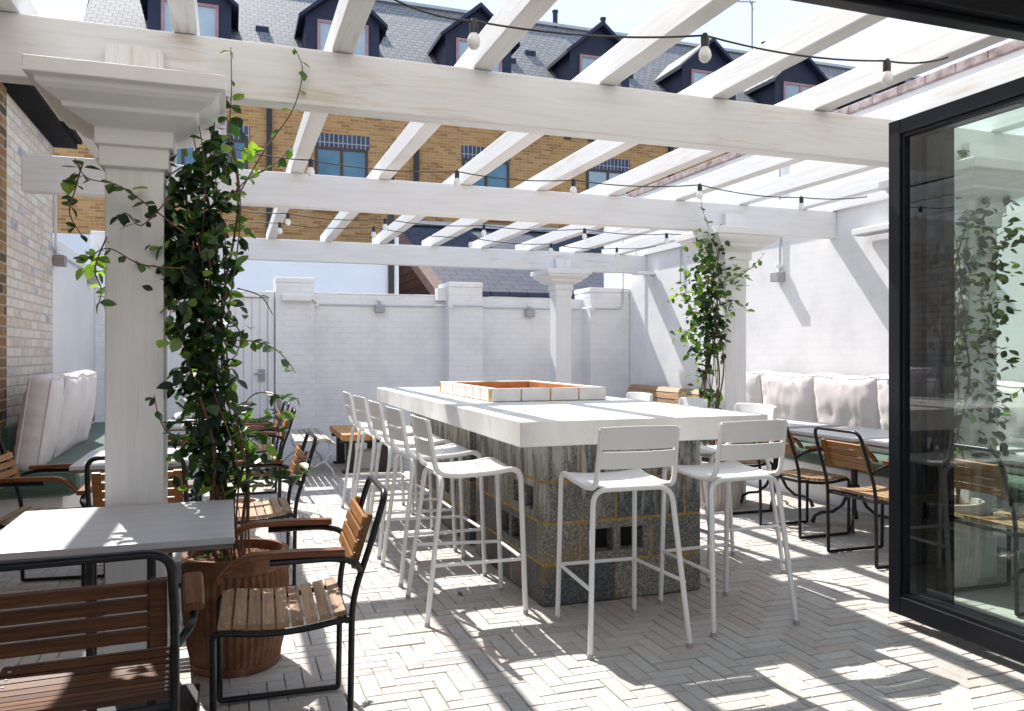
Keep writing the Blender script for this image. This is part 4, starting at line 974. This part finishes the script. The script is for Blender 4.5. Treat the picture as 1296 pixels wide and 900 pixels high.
# a few fallen leaves
for k, (px, py, l) in enumerate(((583, 752, 'dry fallen leaf on the paving beside the left stool legs'), (606, 738, 'curled fallen leaf at the foot of the island blocks'))):
    q = P(px, py, Z=.012); g = MB(); vv = []; leaf(g, Vector((0, 0, .004)), .06, random.Random(k+3), vv, 1)
    o = g.build('fallen_leaf', M['stem'], None, loc=q); o.scale = (1, 1, .15); tag(o, l, 'leaf')
# ------------------------------------------------------------------ glass door leaf
dl = thing('glass_door', 'open black framed glass door leaf at the right', 'glass door', (3.2, 3.27, 0))
zb, zt, Ld = .05, 2.56, 1.12; fw, dp = .075, .07
g = MB(); g.box(0, dp, -fw, 0, zb, zt); g.box(0, dp, -Ld, -Ld+fw, zb, zt); g.box(0, dp, -Ld+fw+.001, -fw-.001, zt-fw, zt-.001); g.box(0, dp, -Ld+fw+.001, -fw-.001, zb+.001, zb+fw+.02)
g.build('frame', M['frame_black'], dl, bevel=.004)
g = MB(); b_ = .018
g.box(.012, .05, -fw-b_, -fw-.002, zb+fw+.022, zt-fw-.002); g.box(.012, .05, -Ld+fw+.002, -Ld+fw+b_, zb+fw+.022, zt-fw-.002); g.box(.012, .05, -Ld+fw+b_+.001, -fw-b_-.001, zt-fw-b_, zt-fw-.002); g.box(.012, .05, -Ld+fw+b_+.001, -fw-b_-.001, zb+fw+.022, zb+fw+.022+b_)
g.build('glazing_bead', M['frame_black'], dl)
g = MB(); g.face([(.03, -fw-b_, zb+fw+.03), (.03, -Ld+fw+b_, zb+fw+.03), (.03, -Ld+fw+b_, zt-fw-b_), (.03, -fw-b_, zt-fw-b_)]); g.build('pane', M['door_glass'], dl)
dl2 = thing('glass_door', 'second door leaf folded behind the first, its dark strip standing in for a reflection', 'glass door', (3.31, 3.27, 0))
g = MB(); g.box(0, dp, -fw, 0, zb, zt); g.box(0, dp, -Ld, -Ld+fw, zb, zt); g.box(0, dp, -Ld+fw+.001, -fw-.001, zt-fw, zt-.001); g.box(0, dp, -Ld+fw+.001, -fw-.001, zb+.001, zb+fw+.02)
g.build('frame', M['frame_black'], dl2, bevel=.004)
g = MB(); g.face([(.035, -fw, zb+fw+.02), (.035, -.27, zb+fw+.02), (.035, -.27, zt-fw), (.035, -fw, zt-fw)]); g.build('reflection_strip', M['reflection_dark'], dl2)  # dark strip painted in place of a reflection in the door glass
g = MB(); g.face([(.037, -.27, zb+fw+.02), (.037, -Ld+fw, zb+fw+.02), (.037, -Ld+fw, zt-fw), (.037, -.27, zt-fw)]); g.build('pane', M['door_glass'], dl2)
# ------------------------------------------------------------------ light, world, camera
sun = bpy.data.lights.new('Sun', 'SUN'); sun.energy = 2.7; sun.angle = R(.55); sun.color = (1, .955, .89)
so = bpy.data.objects.new('Sun', sun); C.objects.link(so)
sd = Vector((-.2, .81, 1)).normalized(); so.rotation_euler = sd.to_track_quat('Z', 'Y').to_euler(); so.location = sd*30
wd = bpy.data.worlds.new('World'); bpy.context.scene.world = wd; wd.use_nodes = True
nt = wd.node_tree; bg = nt.nodes['Background']
sky = nt.nodes.new('ShaderNodeTexSky'); sky.sky_type = 'NISHITA'; sky.sun_disc = False; sky.sun_elevation = math.asin(sd.z); sky.sun_rotation = math.atan2(sd.x, sd.y)
sky.air_density = 1.0; sky.dust_density = .8
tcw = nt.nodes.new('ShaderNodeTexCoord'); nz = nt.nodes.new('ShaderNodeTexNoise'); nz.inputs['Scale'].default_value = 2.6; nz.inputs['Detail'].default_value = 9; nz.inputs['Roughness'].default_value = .55
mpw = nt.nodes.new('ShaderNodeMapping'); mpw.inputs['Scale'].default_value = (1, 1, 2.2); mpw.inputs['Location'].default_value = (.6, .3, .1)
nt.links.new(tcw.outputs['Generated'], mpw.inputs[0]); nt.links.new(mpw.outputs[0], nz.inputs['Vector'])
cl = ramp(nt, nz.outputs['Fac'], [(.46, (0, 0, 0)), (.64, (.9, .9, .9))])
skc = mixc(nt, 1.0, sky.outputs[0], (2.0, 2.35, 2.95), 'DARKEN')
cc = mixc(nt, cl, skc, (2.4, 2.45, 2.6))
nt.links.new(cc, bg.inputs[0]); bg.inputs[1].default_value = .15
cam = bpy.data.cameras.new('Camera'); co_ = bpy.data.objects.new('Camera', cam); C.objects.link(co_)
co_.location = (0, 0, CH); co_.rotation_euler = (R(90), 0, -TH)
cam.sensor_width = 36; cam.lens = F/1296*36; cam.shift_y = -(450-HZ)/1296; cam.clip_start = .05; cam.clip_end = 1000
sc = bpy.context.scene; sc.camera = co_
sc.view_settings.view_transform = 'Standard'; sc.view_settings.look = 'None'; sc.view_settings.exposure = 1.6; sc.view_settings.gamma = 1
sc.render.engine = 'CYCLES'; sc.cycles.max_bounces = 8; sc.cycles.transparent_max_bounces = 12
